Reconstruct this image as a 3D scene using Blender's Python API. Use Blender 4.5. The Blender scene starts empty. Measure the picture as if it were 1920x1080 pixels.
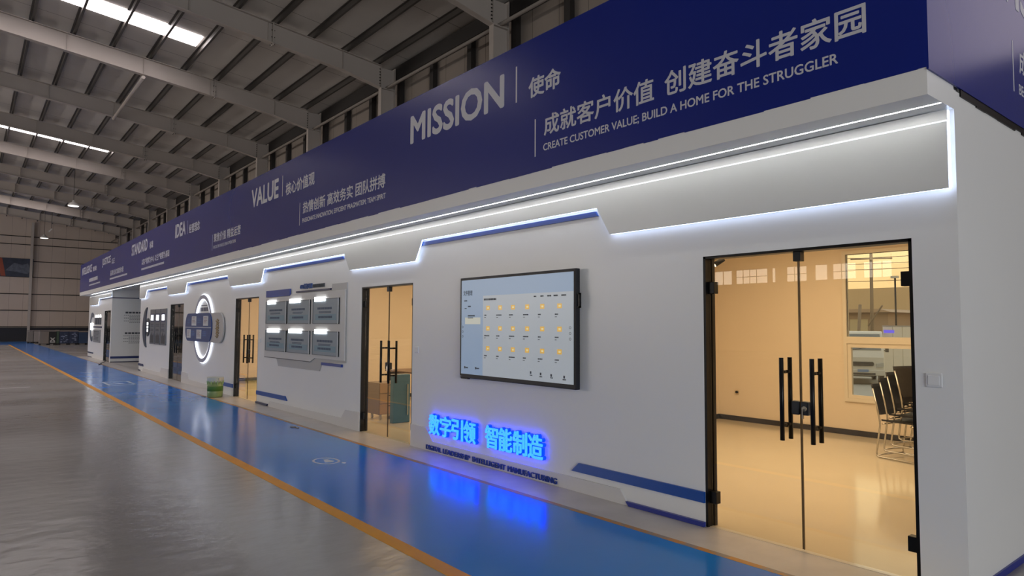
import bpy, bmesh, math, random
from mathutils import Vector, Matrix
random.seed(7)
S = bpy.context.scene
COL = S.collection

# ------------------------------------------------------------------ camera
cam = bpy.data.objects.new('camera', bpy.data.cameras.new('camera'))
COL.objects.link(cam)
cam.data.sensor_width = 36.0
cam.data.lens = 1259.85 / 1920 * 36
cam.data.clip_end = 500
_R = Vector((0.62993613, 0.77663115, 0.00495182)); _U = Vector((0.04029239, -0.03904768, 0.99842466)); _F = Vector((-0.77560105, 0.62874425, 0.05588987))
cam.matrix_world = Matrix(((_R.x, _U.x, -_F.x, 0.0), (_R.y, _U.y, -_F.y, -4.657), (_R.z, _U.z, -_F.z, 1.6), (0, 0, 0, 1)))
S.camera = cam

# ------------------------------------------------------------------ exposure
S.view_settings.view_transform = 'Standard'
S.view_settings.look = 'None'
S.view_settings.gamma = 1.0
S.view_settings.use_curve_mapping = False
S.view_settings.exposure = 0.0
S.cycles.max_bounces = 10
S.cycles.diffuse_bounces = 4
S.cycles.glossy_bounces = 5
S.cycles.transparent_max_bounces = 16
S.cycles.sample_clamp_indirect = 6.0
S.cycles.caustics_reflective = False
S.cycles.caustics_refractive = False

# ------------------------------------------------------------------ sky outside
W = bpy.data.worlds.new('evening_sky'); S.world = W; W.use_nodes = True
nt = W.node_tree; nt.nodes.clear()
wo = nt.nodes.new('ShaderNodeOutputWorld'); bg = nt.nodes.new('ShaderNodeBackground')
tc = nt.nodes.new('ShaderNodeTexCoord'); sx = nt.nodes.new('ShaderNodeSeparateXYZ'); cr = nt.nodes.new('ShaderNodeValToRGB')
nt.links.new(tc.outputs['Generated'], sx.inputs[0]); nt.links.new(sx.outputs['Z'], cr.inputs[0])
cr.color_ramp.elements[0].position = 0.0; cr.color_ramp.elements[0].color = (1.0, 0.60, 0.27, 1)
cr.color_ramp.elements[1].position = 0.6; cr.color_ramp.elements[1].color = (0.62, 0.66, 0.75, 1)
e_ = cr.color_ramp.elements.new(0.16); e_.color = (1.0, 0.78, 0.46, 1)
nt.links.new(cr.outputs[0], bg.inputs[0]); bg.inputs[1].default_value = 1.5
nt.links.new(bg.outputs[0], wo.inputs[0])


def area_light(name, loc, rot, sx_, sy_, power, color):
    l = bpy.data.lights.new(name, 'AREA'); l.shape = 'RECTANGLE'; l.size = sx_; l.size_y = sy_; l.energy = power; l.color = color
    o = bpy.data.objects.new(name, l); COL.objects.link(o); o.location = loc; o.rotation_euler = rot
    return o


# daylight through the open gate in the wall behind the camera
area_light('gate_daylight', (17.5, -11, 3.2), (0, math.radians(90), 0), 6.0, 14.0, 2050, (0.93, 0.96, 1.0))
# unseen fill light added by the opposite wall to brighten the far hall
area_light('window_daylight', (-47, -35.6, 5.4), (math.radians(90), 0, 0), 34.0, 1.6, 3700, (1.0, 0.92, 0.86))
# warm ceiling lamps of the lit rooms
area_light('room_lamp', (-4.0, 2.7, 2.93), (0, 0, 0), 3.6, 3.6, 118, (1.0, 0.80, 0.53))
area_light('room_lamp', (-10.0, 2.7, 2.93), (0, 0, 0), 3.6, 3.6, 118, (1.0, 0.80, 0.53))
area_light('room_lamp', (-16.3, 2.7, 2.93), (0, 0, 0), 3.6, 3.6, 118, (1.0, 0.80, 0.53))


# ------------------------------------------------------------------ materials
def lin(h):
    h = h.lstrip('#'); v = [int(h[i:i + 2], 16) / 255 for i in (0, 2, 4)]
    return tuple((c / 12.92 if c <= 0.04045 else ((c + 0.055) / 1.055) ** 2.4) for c in v) + (1.0,)


MATS = {}


def mat(name, color, rough=0.5, metal=0.0, spec=0.5, var=0.0, vscale=3.0, bump=0.0, bscale=40.0, stretch=(1, 1, 1), rvar=0.0):
    if name in MATS: return MATS[name]
    m = bpy.data.materials.new(name); m.use_nodes = True; N = m.node_tree.nodes; L = m.node_tree.links
    b = N['Principled BSDF']; c = lin(color) if isinstance(color, str) else tuple(color) + (1.0,)
    b.inputs['Base Color'].default_value = c; b.inputs['Roughness'].default_value = rough; b.inputs['Metallic'].default_value = metal
    b.inputs['Specular IOR Level'].default_value = spec
    if var or bump or rvar:
        t = N.new('ShaderNodeTexCoord'); mp = N.new('ShaderNodeMapping'); mp.inputs['Scale'].default_value = stretch
        L.new(t.outputs['Object'], mp.inputs[0])
    if var or rvar:
        n = N.new('ShaderNodeTexNoise'); n.inputs['Scale'].default_value = vscale; n.inputs['Detail'].default_value = 5
        L.new(mp.outputs[0], n.inputs['Vector'])
    if var:
        r = N.new('ShaderNodeMix'); r.data_type = 'RGBA'
        r.inputs[6].default_value = tuple(x * (1 - var) for x in c[:3]) + (1,); r.inputs[7].default_value = tuple(min(1, x * (1 + var)) for x in c[:3]) + (1,)
        L.new(n.outputs['Fac'], r.inputs[0]); L.new(r.outputs[2], b.inputs['Base Color'])
    if rvar:
        q = N.new('ShaderNodeMapRange'); q.inputs['From Min'].default_value = 0.3; q.inputs['From Max'].default_value = 0.7
        q.inputs['To Min'].default_value = rough - rvar; q.inputs['To Max'].default_value = rough + rvar
        L.new(n.outputs['Fac'], q.inputs[0]); L.new(q.outputs[0], b.inputs['Roughness'])
    if bump:
        n2 = N.new('ShaderNodeTexNoise'); n2.inputs['Scale'].default_value = bscale; n2.inputs['Detail'].default_value = 3
        L.new(mp.outputs[0], n2.inputs['Vector'])
        bp = N.new('ShaderNodeBump'); bp.inputs['Strength'].default_value = bump; bp.inputs['Distance'].default_value = 0.02
        L.new(n2.outputs['Fac'], bp.inputs['Height']); L.new(bp.outputs[0], b.inputs['Normal'])
    MATS[name] = m
    return m


def emit(name, color, strength, rough=0.3):
    if name in MATS: return MATS[name]
    m = mat(name, color, rough); b = m.node_tree.nodes['Principled BSDF']
    b.inputs['Emission Color'].default_value = lin(color) if isinstance(color, str) else tuple(color) + (1.0,)
    b.inputs['Emission Strength'].default_value = strength
    return m


def glass(name, tint, refl=1.0):
    m = bpy.data.materials.new(name); m.use_nodes = True; N = m.node_tree.nodes; L = m.node_tree.links; N.clear()
    o = N.new('ShaderNodeOutputMaterial'); mx = N.new('ShaderNodeMixShader'); t = N.new('ShaderNodeBsdfTransparent'); g = N.new('ShaderNodeBsdfGlossy')
    f = N.new('ShaderNodeFresnel'); f.inputs['IOR'].default_value = 1.45
    ge = N.new('ShaderNodeNewGeometry'); ior = N.new('ShaderNodeMapRange')     # same reflectance on both faces of the slab
    ior.inputs['To Min'].default_value = 1.45; ior.inputs['To Max'].default_value = 1 / 1.45
    L.new(ge.outputs['Backfacing'], ior.inputs[0]); L.new(ior.outputs[0], f.inputs['IOR'])
    t.inputs[0].default_value = tint + (1,); g.inputs['Roughness'].default_value = 0.0; g.inputs[0].default_value = (refl, refl, refl, 1)
    L.new(f.outputs[0], mx.inputs[0]); L.new(t.outputs[0], mx.inputs[1]); L.new(g.outputs[0], mx.inputs[2]); L.new(mx.outputs[0], o.inputs[0])
    MATS[name] = m
    return m


def lined(name, color, line, pitch, width, rough, axis='X', spec=0.3, var=0.06):
    """sheet cladding: thin dark joints every `pitch` metres along one axis"""
    m = mat(name, color, rough, spec=spec, var=var, vscale=1.3); N = m.node_tree.nodes; L = m.node_tree.links; b = N['Principled BSDF']
    t = N.new('ShaderNodeTexCoord'); s = N.new('ShaderNodeSeparateXYZ'); L.new(t.outputs['Object'], s.inputs[0])
    d = N.new('ShaderNodeMath'); d.operation = 'DIVIDE'; d.inputs[1].default_value = pitch; L.new(s.outputs[axis], d.inputs[0])
    fr = N.new('ShaderNodeMath'); fr.operation = 'FRACT'; L.new(d.outputs[0], fr.inputs[0])
    lt = N.new('ShaderNodeMath'); lt.operation = 'LESS_THAN'; lt.inputs[1].default_value = width / pitch; L.new(fr.outputs[0], lt.inputs[0])
    mx = N.new('ShaderNodeMix'); mx.data_type = 'RGBA'; L.new(lt.outputs[0], mx.inputs[0])
    old = b.inputs['Base Color'].links[0].from_socket; L.new(old, mx.inputs[6]); mx.inputs[7].default_value = lin(line)
    L.new(mx.outputs[2], b.inputs['Base Color'])
    return m


def worn(name, color, under, rough, amount, scale=3.0):
    """floor paint worn through in patches"""
    m = mat(name, color, rough, spec=0.25, var=0.1, vscale=2.0); N = m.node_tree.nodes; L = m.node_tree.links; b = N['Principled BSDF']
    t = N.new('ShaderNodeTexCoord'); n = N.new('ShaderNodeTexNoise'); n.inputs['Scale'].default_value = scale; n.inputs['Detail'].default_value = 8; n.inputs['Roughness'].default_value = 0.7
    L.new(t.outputs['Object'], n.inputs['Vector'])
    r = N.new('ShaderNodeMapRange'); r.inputs['From Min'].default_value = amount; r.inputs['From Max'].default_value = amount + 0.06; L.new(n.outputs['Fac'], r.inputs[0])
    mx = N.new('ShaderNodeMix'); mx.data_type = 'RGBA'; L.new(r.outputs[0], mx.inputs[0])
    old = b.inputs['Base Color'].links[0].from_socket; L.new(old, mx.inputs[6]); mx.inputs[7].default_value = lin(under)
    L.new(mx.outputs[2], b.inputs['Base Color'])
    return m


M_white = mat('white_panel', '#ebebe8', 0.32, spec=0.4, var=0.02, vscale=0.8)
M_valance = mat('valance_panel', '#dddeda', 0.22, spec=0.5, var=0.02, vscale=0.7)
M_relief = mat('relief_panel', '#d6d4d2', 0.4, spec=0.4)
M_blue = mat('blue_acrylic', '#0d4a9e', 0.3)
M_blue2 = mat('blue_skirting', '#23318a', 0.35)
M_navy = mat('navy_print', '#1b2550', 0.35)
M_banner = mat('banner_vinyl', '#10247e', 0.23, spec=0.32, var=0.08, vscale=0.6, bump=0.03, bscale=0.9)
M_print = mat('banner_print', '#c9c9cf', 0.4, spec=0.4)
M_black = mat('black_metal', '#0a0a0b', 0.38, spec=0.25)
M_darkmetal = mat('dark_metal', '#2a2b2d', 0.4, metal=0.6)
M_chrome = mat('chrome', '#c4c2bd', 0.18, metal=1.0)
M_led = emit('led_tube', (1.0, 1.0, 1.0), 19.0)
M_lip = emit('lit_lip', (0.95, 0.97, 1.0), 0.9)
M_edge = emit('led_edge', (0.60, 0.71, 1.0), 7.0)
M_ringled = emit('ring_led', (0.85, 0.9, 1.0), 2.6)
M_steel = mat('painted_steel', '#b9b0a8', 0.55, spec=0.3, var=0.05, vscale=0.8)
M_purlin = mat('galvanised_purlin', '#4e4a46', 0.5, spec=0.4)
M_stud = mat('dark_stud', '#2b2725', 0.6)
M_deck = lined('roof_deck', '#c6c1ba', '#6c6662', 3.0, 0.02, 0.7)
M_clad = lined('wall_cladding', '#c3b8ae', '#8a807a', 1.0, 0.02, 0.7, var=0.05)
M_cladend = lined('end_cladding', '#c6b7aa', '#9a8d84', 1.0, 0.02, 0.7, axis='Y', var=0.05)
M_sky = emit('skylight_sheet', (1.0, 0.90, 0.91), 12.0)
M_win = emit('daylit_pane', (1.0, 0.90, 0.76), 4.2)
M_floor = mat('grey_epoxy', '#a29e99', 0.21, spec=0.42, var=0.14, vscale=0.5, bump=0.4, bscale=6.0, stretch=(1.0, 0.6, 1), rvar=0.05)
M_walk = mat('blue_epoxy', '#2280dc', 0.17, spec=0.28, var=0.10, vscale=0.9, bump=0.06, bscale=5.0, rvar=0.03)
M_orange = worn('orange_line', '#eda321', '#b3a492', 0.5, 0.62)
M_edgeline = worn('worn_edge_line', '#b8813a', '#8b8178', 0.4, 0.48, 4.0)
M_conc = mat('bare_concrete', '#bfb9b2', 0.32, spec=0.5, var=0.22, vscale=3.5, bump=0.08, bscale=20)
M_roomfloor = mat('cream_epoxy', '#d2c8b4', 0.12, spec=0.5, var=0.04, vscale=2.0, bump=0.02, bscale=6)
M_roomwall = mat('room_paint', '#e3d6c4', 0.6, spec=0.3, var=0.02)
M_baseboard = mat('black_baseboard', '#1d1714', 0.4)
M_glass = glass('door_glass', (0.97, 0.93, 0.86))
M_pane = glass('window_glass', (0.92, 0.95, 0.93))
M_dark = mat('dark_frame', '#3a3c42', 0.4)
M_paper = mat('paper', '#c6c9cc', 0.5)
M_ink = mat('ink', '#4a4f55', 0.6)
M_lit = emit('lit_plate', (0.97, 0.98, 1.0), 3.0)


# ------------------------------------------------------------------ mesh helpers
class MB:
    def __init__(s): s.bm = bmesh.new()

    def box(s, x0, x1, y0, y1, z0, z1):
        v = [s.bm.verts.new(p) for p in ((x0, y0, z0), (x1, y0, z0), (x1, y1, z0), (x0, y1, z0), (x0, y0, z1), (x1, y0, z1), (x1, y1, z1), (x0, y1, z1))]
        for f in ((0, 3, 2, 1), (4, 5, 6, 7), (0, 1, 5, 4), (1, 2, 6, 5), (2, 3, 7, 6), (3, 0, 4, 7)): s.bm.faces.new([v[i] for i in f])
        return s

    def prism(s, poly, a, b, axis='y'):
        """polygon in (x,z) swept along y from a to b; axis 'x': polygon in (y,z); axis 'z': polygon in (x,y)"""
        P = {'y': lambda p, t: (p[0], t, p[1]), 'x': lambda p, t: (t, p[0], p[1]), 'z': lambda p, t: (p[0], p[1], t)}[axis]
        A = [s.bm.verts.new(P(p, a)) for p in poly]; B = [s.bm.verts.new(P(p, b)) for p in poly]; n = len(poly)
        s.bm.faces.new(A); s.bm.faces.new(B[::-1])
        for i in range(n): s.bm.faces.new((A[i], B[i], B[(i + 1) % n], A[(i + 1) % n]))
        return s

    def tube(s, pts, r, n=12, cap=True):
        pts = [Vector(p) for p in pts]; rings = []
        for i, p in enumerate(pts):
            d = ((pts[min(i + 1, len(pts) - 1)] - p).normalized() + (p - pts[max(i - 1, 0)]).normalized()).normalized()
            u = d.orthogonal().normalized() if not rings else None
            if u is None:
                u = (lastu - d * lastu.dot(d)).normalized()
            lastu = u; w = d.cross(u); rr = r[i] if isinstance(r, (list, tuple)) else r
            rings.append([s.bm.verts.new(p + (u * math.cos(2 * math.pi * k / n) + w * math.sin(2 * math.pi * k / n)) * rr) for k in range(n)])
        for a, b in zip(rings, rings[1:]):
            for k in range(n):
                f = s.bm.faces.new((a[k], a[(k + 1) % n], b[(k + 1) % n], b[k])); f.smooth = n > 6
        if cap: s.bm.faces.new(rings[0][::-1]); s.bm.faces.new(rings[-1])
        return s

    def lathe(s, prof, c=(0, 0, 0), n=24):
        rings = [[s.bm.verts.new((c[0] + r * math.cos(2 * math.pi * k / n), c[1] + r * math.sin(2 * math.pi * k / n), c[2] + z)) for k in range(n)] for r, z in prof]
        for a, b in zip(rings, rings[1:]):
            for k in range(n):
                f = s.bm.faces.new((a[k], a[(k + 1) % n], b[(k + 1) % n], b[k])); f.smooth = True
        s.bm.faces.new(rings[0][::-1]); s.bm.faces.new(rings[-1])
        return s

    def ring(s, cx, cz, ro, ri, y0, y1, n=64, a0=0.0, a1=2 * math.pi):
        full = abs(a1 - a0 - 2 * math.pi) < 1e-6; k = n if full else n + 1; q = []
        for i in range(k):
            a = a0 + (a1 - a0) * i / n; c, sn = math.cos(a), math.sin(a)
            q.append([s.bm.verts.new((cx + r * c, y, cz + r * sn)) for r, y in ((ro, y0), (ri, y0), (ri, y1), (ro, y1))])
        for i in range(n):
            a, b = q[i], q[(i + 1) % k]
            for j in range(4): s.bm.faces.new((a[j], a[(j + 1) % 4], b[(j + 1) % 4], b[j]))
        if not full: s.bm.faces.new(q[0]); s.bm.faces.new(q[-1][::-1])
        return s


ORG = {}


def tag(o, label=None, cat=None, group=None, kind=None):
    if label: o['label'] = label
    if cat: o['category'] = cat
    if group: o['group'] = group
    if kind: o['kind'] = kind
    return o


def obj(name, mb, m, parent=None, label=None, cat=None, group=None, kind=None, bev=0.0, seg=2):
    bm = mb.bm; bmesh.ops.recalc_face_normals(bm, faces=bm.faces)
    if parent is None:
        xs = [v.co for v in bm.verts]
        o0 = Vector(((min(v.x for v in xs) + max(v.x for v in xs)) / 2, (min(v.y for v in xs) + max(v.y for v in xs)) / 2, min(v.z for v in xs)))
    else:
        o0 = ORG[parent.name]
    bmesh.ops.translate(bm, verts=bm.verts, vec=-o0)
    me = bpy.data.meshes.new(name); bm.to_mesh(me); bm.free(); me.materials.append(m)
    o = bpy.data.objects.new(name, me); COL.objects.link(o); ORG[o.name] = o0
    if parent is None: o.location = o0
    else: o.parent = parent
    if bev:
        b = o.modifiers.new('bevel', 'BEVEL'); b.width = bev; b.segments = seg; b.limit_method = 'ANGLE'
    return tag(o, label, cat, group, kind)


def empty(name, loc=(0, 0, 0), label=None, cat=None, group=None, kind=None, rz=0.0, local=False):
    o = bpy.data.objects.new(name, None); COL.objects.link(o); o.location = loc; o.rotation_euler = (0, 0, rz); o.empty_display_size = 0.1
    ORG[o.name] = Vector((0, 0, 0)) if local else Vector(loc)
    return tag(o, label, cat, group, kind)


def dup(o, parent=None):
    c = o.copy(); COL.objects.link(c)
    if parent: c.parent = parent
    for ch in list(o.children): dup(ch, c)
    return c


def struct(name, mb, m, parent=None, bev=0.0): return obj(name, mb, m, parent, kind='structure' if parent is None else None, bev=bev)


def text(s, a0, a1, z0, z1, d, thick=0.001, bold=0.0, side=False, mb=None):
    """lettering fitted to a box: front faces run along x at y=d (facing -y); side faces run along y at x=d (facing +x)"""
    c = bpy.data.curves.new('lettering', 'FONT'); c.body = s; c.extrude = 0.5; c.resolution_u = 3
    o = bpy.data.objects.new('lettering', c); COL.objects.link(o)
    bpy.context.view_layer.update()
    me = bpy.data.meshes.new_from_object(o.evaluated_get(bpy.context.evaluated_depsgraph_get()))
    bpy.data.objects.remove(o); bpy.data.curves.remove(c)
    xs = [v.co.x for v in me.vertices]; ys = [v.co.y for v in me.vertices]
    x0, x1, y0, y1 = min(xs), max(xs), min(ys), max(ys)
    bb = bold * 0.55
    x0 -= bb; x1 += bb; y0 -= bb; y1 += bb
    src = [v.co.copy() for v in me.vertices]; polys = [tuple(p.vertices) for p in me.polygons]
    if bold:       # heavier strokes: overlaid copies nudged by a fraction of the stroke
        sh = [(0, 0), (bb, 0), (-bb, 0), (0, bb), (0, -bb), (0.7 * bb, 0.7 * bb), (-0.7 * bb, 0.7 * bb), (0.7 * bb, -0.7 * bb), (-0.7 * bb, -0.7 * bb)]
        vs = [(v.x + dx, v.y + dy, v.z + 0.02 * i) for i, (dx, dy) in enumerate(sh) for v in src]; nv = len(src)
        fs = [tuple(k + i * nv for k in p) for i in range(len(sh)) for p in polys]
        bpy.data.meshes.remove(me); me = bpy.data.meshes.new('lettering'); me.from_pydata(vs, [], fs)
    for v in me.vertices:
        u = a0 + (v.co.x - x0) / (x1 - x0) * (a1 - a0); w = z0 + (v.co.y - y0) / (y1 - y0) * (z1 - z0); t = (v.co.z + 0.5) * thick
        v.co = (d + t, u, w) if side else (u, d - t, w)
    mb = mb or MB(); mb.bm.from_mesh(me); bpy.data.meshes.remove(me)
    return mb


def lines(mb, x0, x1, z0, z1, n, y, fill=0.45, ragged=0.3):
    """illegible small print as rows of short strokes"""
    h = (z1 - z0) / n
    for i in range(n):
        zt = z1 - i * h; x = x0; xe = x1 - random.random() * ragged * (x1 - x0)
        while x < xe:
            w = min(h * (0.5 + random.random()) , xe - x)
            if w > 0.002: mb.box(x, x + w, y - 0.0012, y, zt - h * fill, zt)
            x += w + h * 0.25
    return mb


def rounded(x0, x1, z0, z1, rx, rz, n=8):
    P = []
    for cx, cz, a in ((x1 - rx, z1 - rz, 0), (x0 + rx, z1 - rz, 90), (x0 + rx, z0 + rz, 180), (x1 - rx, z0 + rz, 270)):
        for i in range(n + 1):
            t = math.radians(a + 90 * i / n); P.append((cx + rx * math.cos(t), cz + rz * math.sin(t)))
    return P


# ------------------------------------------------------------------ hall shell
XE, XN = -73.5, 18.0                      # far end wall, near end wall
YW, YO = 6.3, -36.0                       # wall behind the booth, opposite wall
def roof_z(y): return 10.27 - 0.108 * (y - 5.52) if y > -15 else 10.27 + 0.108 * 20.52 + 0.108 * (y + 15)

struct('floor', MB().box(XE, XN, YO, YW, -0.3, 0.0), M_floor)
mb = MB().prism([(YW, roof_z(YW)), (-15, roof_z(-15)), (YO, roof_z(YO)), (YO, roof_z(YO) + 0.15), (-15, roof_z(-15) + 0.15), (YW, roof_z(YW) + 0.15)], XE, XN, 'x')
struct('ceiling', mb, M_deck)
# wall behind the booth with an opening for the office window
struct('wall_back', MB().box(XE, -5.25, YW, YW + 0.12, 0, 10.2).box(-2.5, XN, YW, YW + 0.12, 0, 10.2).box(-5.25, -2.5, YW, YW + 0.12, 3.1, 10.2).box(-5.25, -2.5, YW, YW + 0.12, -0.6, 0.35), lined('wall_cladding_upper', '#958b82', '#6a625c', 1.0, 0.02, 0.7, var=0.05))
struct('wall_end', MB().prism([(YW, 0), (YO, 0), (YO, roof_z(YO)), (-15, roof_z(-15)), (YW, roof_z(YW))], XE - 0.15, XE, 'x'), M_cladend)
struct('wall_near', MB().prism([(YW, 0), (YO, 0), (YO, roof_z(YO)), (-15, roof_z(-15)), (YW, roof_z(YW))], XN, XN + 0.15, 'x'), M_cladend)
struct('wall_opposite', MB().box(XE, XN, YO - 0.15, YO, 0, 10.2), M_clad)
# ribbon windows of the opposite wall
rib = [(-27.6, -27.0), (-26.9, -26.3), (-25.9, -23.66), (-23.25, -23.1), (-22.25, -21.0), (-20.4, -19.7), (-19.3, -18.0), (-17.5, -16.0)]
for i, (a, b) in enumerate(rib):
    w = empty('window_%d' % (i + 2), ((a + b) / 2, YO + 0.03, 4.5), kind='structure')
    f = MB().box(a, b, YO + 0.01, YO + 0.05, 5.42, 5.46).box(a, b, YO + 0.01, YO + 0.05, 4.46, 4.5)
    if b - a > 1:
        for q in range(1, int((b - a) / 0.5)): f.box(a + q * 0.5 - 0.02, a + q * 0.5 + 0.02, YO + 0.03, YO + 0.06, 4.5, 5.42)
        f.box(a, b, YO + 0.03, YO + 0.06, 4.93, 4.97)
    obj('window_frame', f, M_darkmetal, w)
    obj('pane', MB().box(a, b, YO + 0.005, YO + 0.03, 4.5, 5.42), M_win, w)
M_poly = emit('polycarbonate', (1.0, 0.88, 0.95), 0.62)
for i, x0 in enumerate((-0.9, 1.1, 3.1, 5.1, 7.1)):
    w = empty('window_%d' % (i + 40), (x0 + 0.9, YW - 0.02, 5.3), kind='structure')
    obj('pane', MB().box(x0, x0 + 1.75, YW - 0.03, YW - 0.005, 5.3, 8.4), M_poly, w)
# end wall trim: horizontal girts, dark plinth band, wall post
for i, z in enumerate((1.30, 2.73, 4.19, 5.70, 7.11, 8.58, 9.3)):
    struct('trim_%d' % (i + 1), MB().box(XE, XE + 0.06, -15, YW, z - 0.035, z + 0.035), M_stud)
struct('trim_8', MB().box(XE, XE + 0.12, -15, YW, 0, 1.22), mat('dark_plinth', '#23242c', 0.6))
struct('column', MB().box(XE + 0.06, XE + 0.26, -0.46, -0.26, 0, 10.6), M_steel)

# steel frames: columns, tapered rafters, purlins, eave strut
frames = [-1.45 - 6.0 * i for i in range(12)] + [4.55, 10.55]
for x in frames:
    c = MB().box(x - 0.09, x + 0.09, 5.52, 5.54, 0, 10.0).box(x - 0.006, x + 0.006, 5.54, 6.02, 0, 10.0).box(x - 0.09, x + 0.09, 6.02, 6.04, 0, 10.05)
    c.box(x - 0.09, x + 0.09, 5.54, 6.02, 9.30, 9.33)
    struct('column', c, M_steel)
    top = lambda y: roof_z(y) - 0.22
    bot = lambda y: (9.58 - 0.112 * (y - 4.2)) if y < 4.2 else 9.58 - (y - 4.2) * (0.27 / 1.32)
    ys = [5.52, 4.2, 2.0, -2.5, -8.0, -14.98]
    web = [(y, top(y)) for y in ys] + [(y, bot(y)) for y in reversed(ys)]
    r = MB().prism(web, x - 0.006, x + 0.006, 'x')
    for a, b in zip(ys, ys[1:]):
        r.prism([(a, bot(a)), (b, bot(b)), (b, bot(b) + 0.016), (a, bot(a) + 0.016)], x - 0.1, x + 0.1, 'x')
        r.prism([(a, top(a)), (b, top(b)), (b, top(b) - 0.016), (a, top(a) - 0.016)], x - 0.1, x + 0.1, 'x')
    for y in (2.0, -8.0): r.box(x - 0.1, x + 0.1, y - 0.02, y + 0.02, bot(y) - 0.06, top(y) + 0.02)
    for y in (4.2, -0.3, -2.5): r.box(x - 0.095, x + 0.095, y - 0.006, y + 0.006, bot(y), top(y))
    for y in (1.86,): r.box(x - 0.06, x + 0.06, y - 0.005, y + 0.005, bot(y), top(y))
    rf = struct('beam', r, M_steel)
    bo = MB()
    for y in (2.0,):
        for sx_ in (-0.065, 0.065):
            for q in range(4):
                z = bot(y) - 0.03 + q * (top(y) - bot(y) + 0.02) / 3; bo.tube([(x + sx_, y - 0.05, z), (x + sx_, y + 0.05, z)], 0.014, 6)
    for q in range(7):
        z = 9.36 + q * 0.095; bo.tube([(x + 0.04, 5.48, z), (x + 0.04, 5.53, z)], 0.014, 6)
    obj('bolt_heads', bo, M_black, rf)
pz = lambda y: roof_z(y) - 0.11
k = 0
y = 5.45
while y > -14.5:
    p = MB().box(XE + 0.2, XN - 0.1, y - 0.008, y + 0.008, pz(y) - 0.06, pz(y) + 0.10).box(XE + 0.2, XN - 0.1, y, y + 0.06, pz(y) - 0.064, pz(y) - 0.056).box(XE + 0.2, XN - 0.1, y - 0.07, y, pz(y) + 0.09, pz(y) + 0.1)
    struct('beam', p, M_purlin); y -= 1.11
struct('beam', MB().tube([(XE + 0.3, 5.75, 9.36), (XN - 0.2, 5.75, 9.36)], 0.05, 12), mat('strut_paint', '#8a827b', 0.6))
struct('beam', MB().tube([(-25.35, -0.3, 9.98), (-31.35, -0.3, 9.98)], 0.06, 12), M_steel)
struct('beam', MB().box(XE + 0.2, XN - 0.1, 6.06, 6.28, 9.68, 10.12), M_stud)
# dark wall posts and girts behind the booth
x = -1.25
while x > -72:
    struct('column', MB().box(x - 0.13, x + 0.07, 6.12, 6.28, 0, 9.75), M_stud); x -= 2.0
for z in (5.2, 6.9, 8.55): struct('beam', MB().box(XE + 0.1, XN - 0.1, 6.2, 6.3, z - 0.04, z + 0.04), mat('girt', '#6b635d', 0.6))
# translucent roof strips between the purlins
SL = [(-23.45, -22.55), (-41.2, -40.25), (-59.4, -58.5)]
for i, (a, b) in enumerate(SL):
    y0, y1 = 0.86, -14.5
    s_ = MB().prism([(y0, roof_z(y0) - 0.03), (y1, roof_z(y1) - 0.03), (y1, roof_z(y1) + 0.02), (y0, roof_z(y0) + 0.02)], a, b, 'x')
    struct('window_%d' % (i + 30), s_, M_sky)

# ------------------------------------------------------------------ floor paint
struct('trim_21', MB().box(XE + 1, XN, -2.10, -0.50, 0.0, 0.002), M_walk)
struct('trim_22', MB().box(-72, -62, -16, -2.10, 0.0, 0.002), M_walk)
struct('trim_23', MB().box(-62, XN, -2.205, -2.09, 0.0, 0.0035), M_orange)
struct('trim_24', MB().box(-38.0, XN, -0.515, -0.455, 0.0, 0.003), M_edgeline)
struct('trim_25', MB().box(-38.6, -1.44, -0.47, 0.03, 0.0, 0.0015), M_conc)
struct('trim_26', MB().box(-20.83, -20.76, -6.0, -3.35, 0.0, 0.002), mat('white_paint', '#b9b4ae', 0.5, var=0.2, vscale=8))
struct('trim_27', MB().box(-32.02, -26.1, 0.0, 5.4, 0.0, 0.0015), M_conc)

# ------------------------------------------------------------------ booth shell
BX = -1.445
doors = [(-3.27, -1.705), (-9.375, -7.86), (-15.55, -14.0), (-21.71, -20.16)]
f = MB(); DH = 2.17
edges = [BX] + [v for a, b in doors for v in (b, a)] + [-26.1]
for i in range(0, len(edges), 2): f.box(edges[i + 1], edges[i], 0, 0.12, 0, DH)
f.box(-26.1, BX, 0, 0.12, DH, 3.06)
struct('wall_front', f, M_white)
struct('wall_right', MB().box(BX - 0.12, BX, 0.12, 5.5, 0, 3.1), M_white)
fb = MB().box(-38.65, -33.86, 0, 0.12, 0, 2.15).box(-32.24, -32.02, 0, 0.12, 0, 2.15).box(-38.65, -32.02, 0, 0.12, 2.15, 3.06)
struct('wall_annex', fb, M_white)
struct('wall_alcove', MB().box(-32.14, -32.02, 0.12, 5.4, 0, 3.06).box(-26.1, -25.98, 0.12, 5.4, 0, 3.06).box(-32.02, -26.1, 5.3, 5.4, 0, 3.06), M_white)
struct('wall_left', MB().box(-38.65, -38.53, 0.12, 5.5, 0, 3.06), M_white)
# overhanging fascia box: soffit, fascia face, upstand behind the banner
struct('trim_31', MB().box(-38.65, BX, -0.42, 0.0, 2.94, 2.97).box(-38.65, BX, -0.42, -0.40, 2.97, 3.12).box(BX - 0.02, BX, -0.40, 0.0, 2.97, 3.12), M_white)
struct('trim_32', MB().box(-38.60, BX - 0.02, -0.405, -0.36, 3.1, 4.42).box(BX - 0.06, BX - 0.015, -0.36, 5.5, 3.1, 4.42), M_darkmetal)
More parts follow.
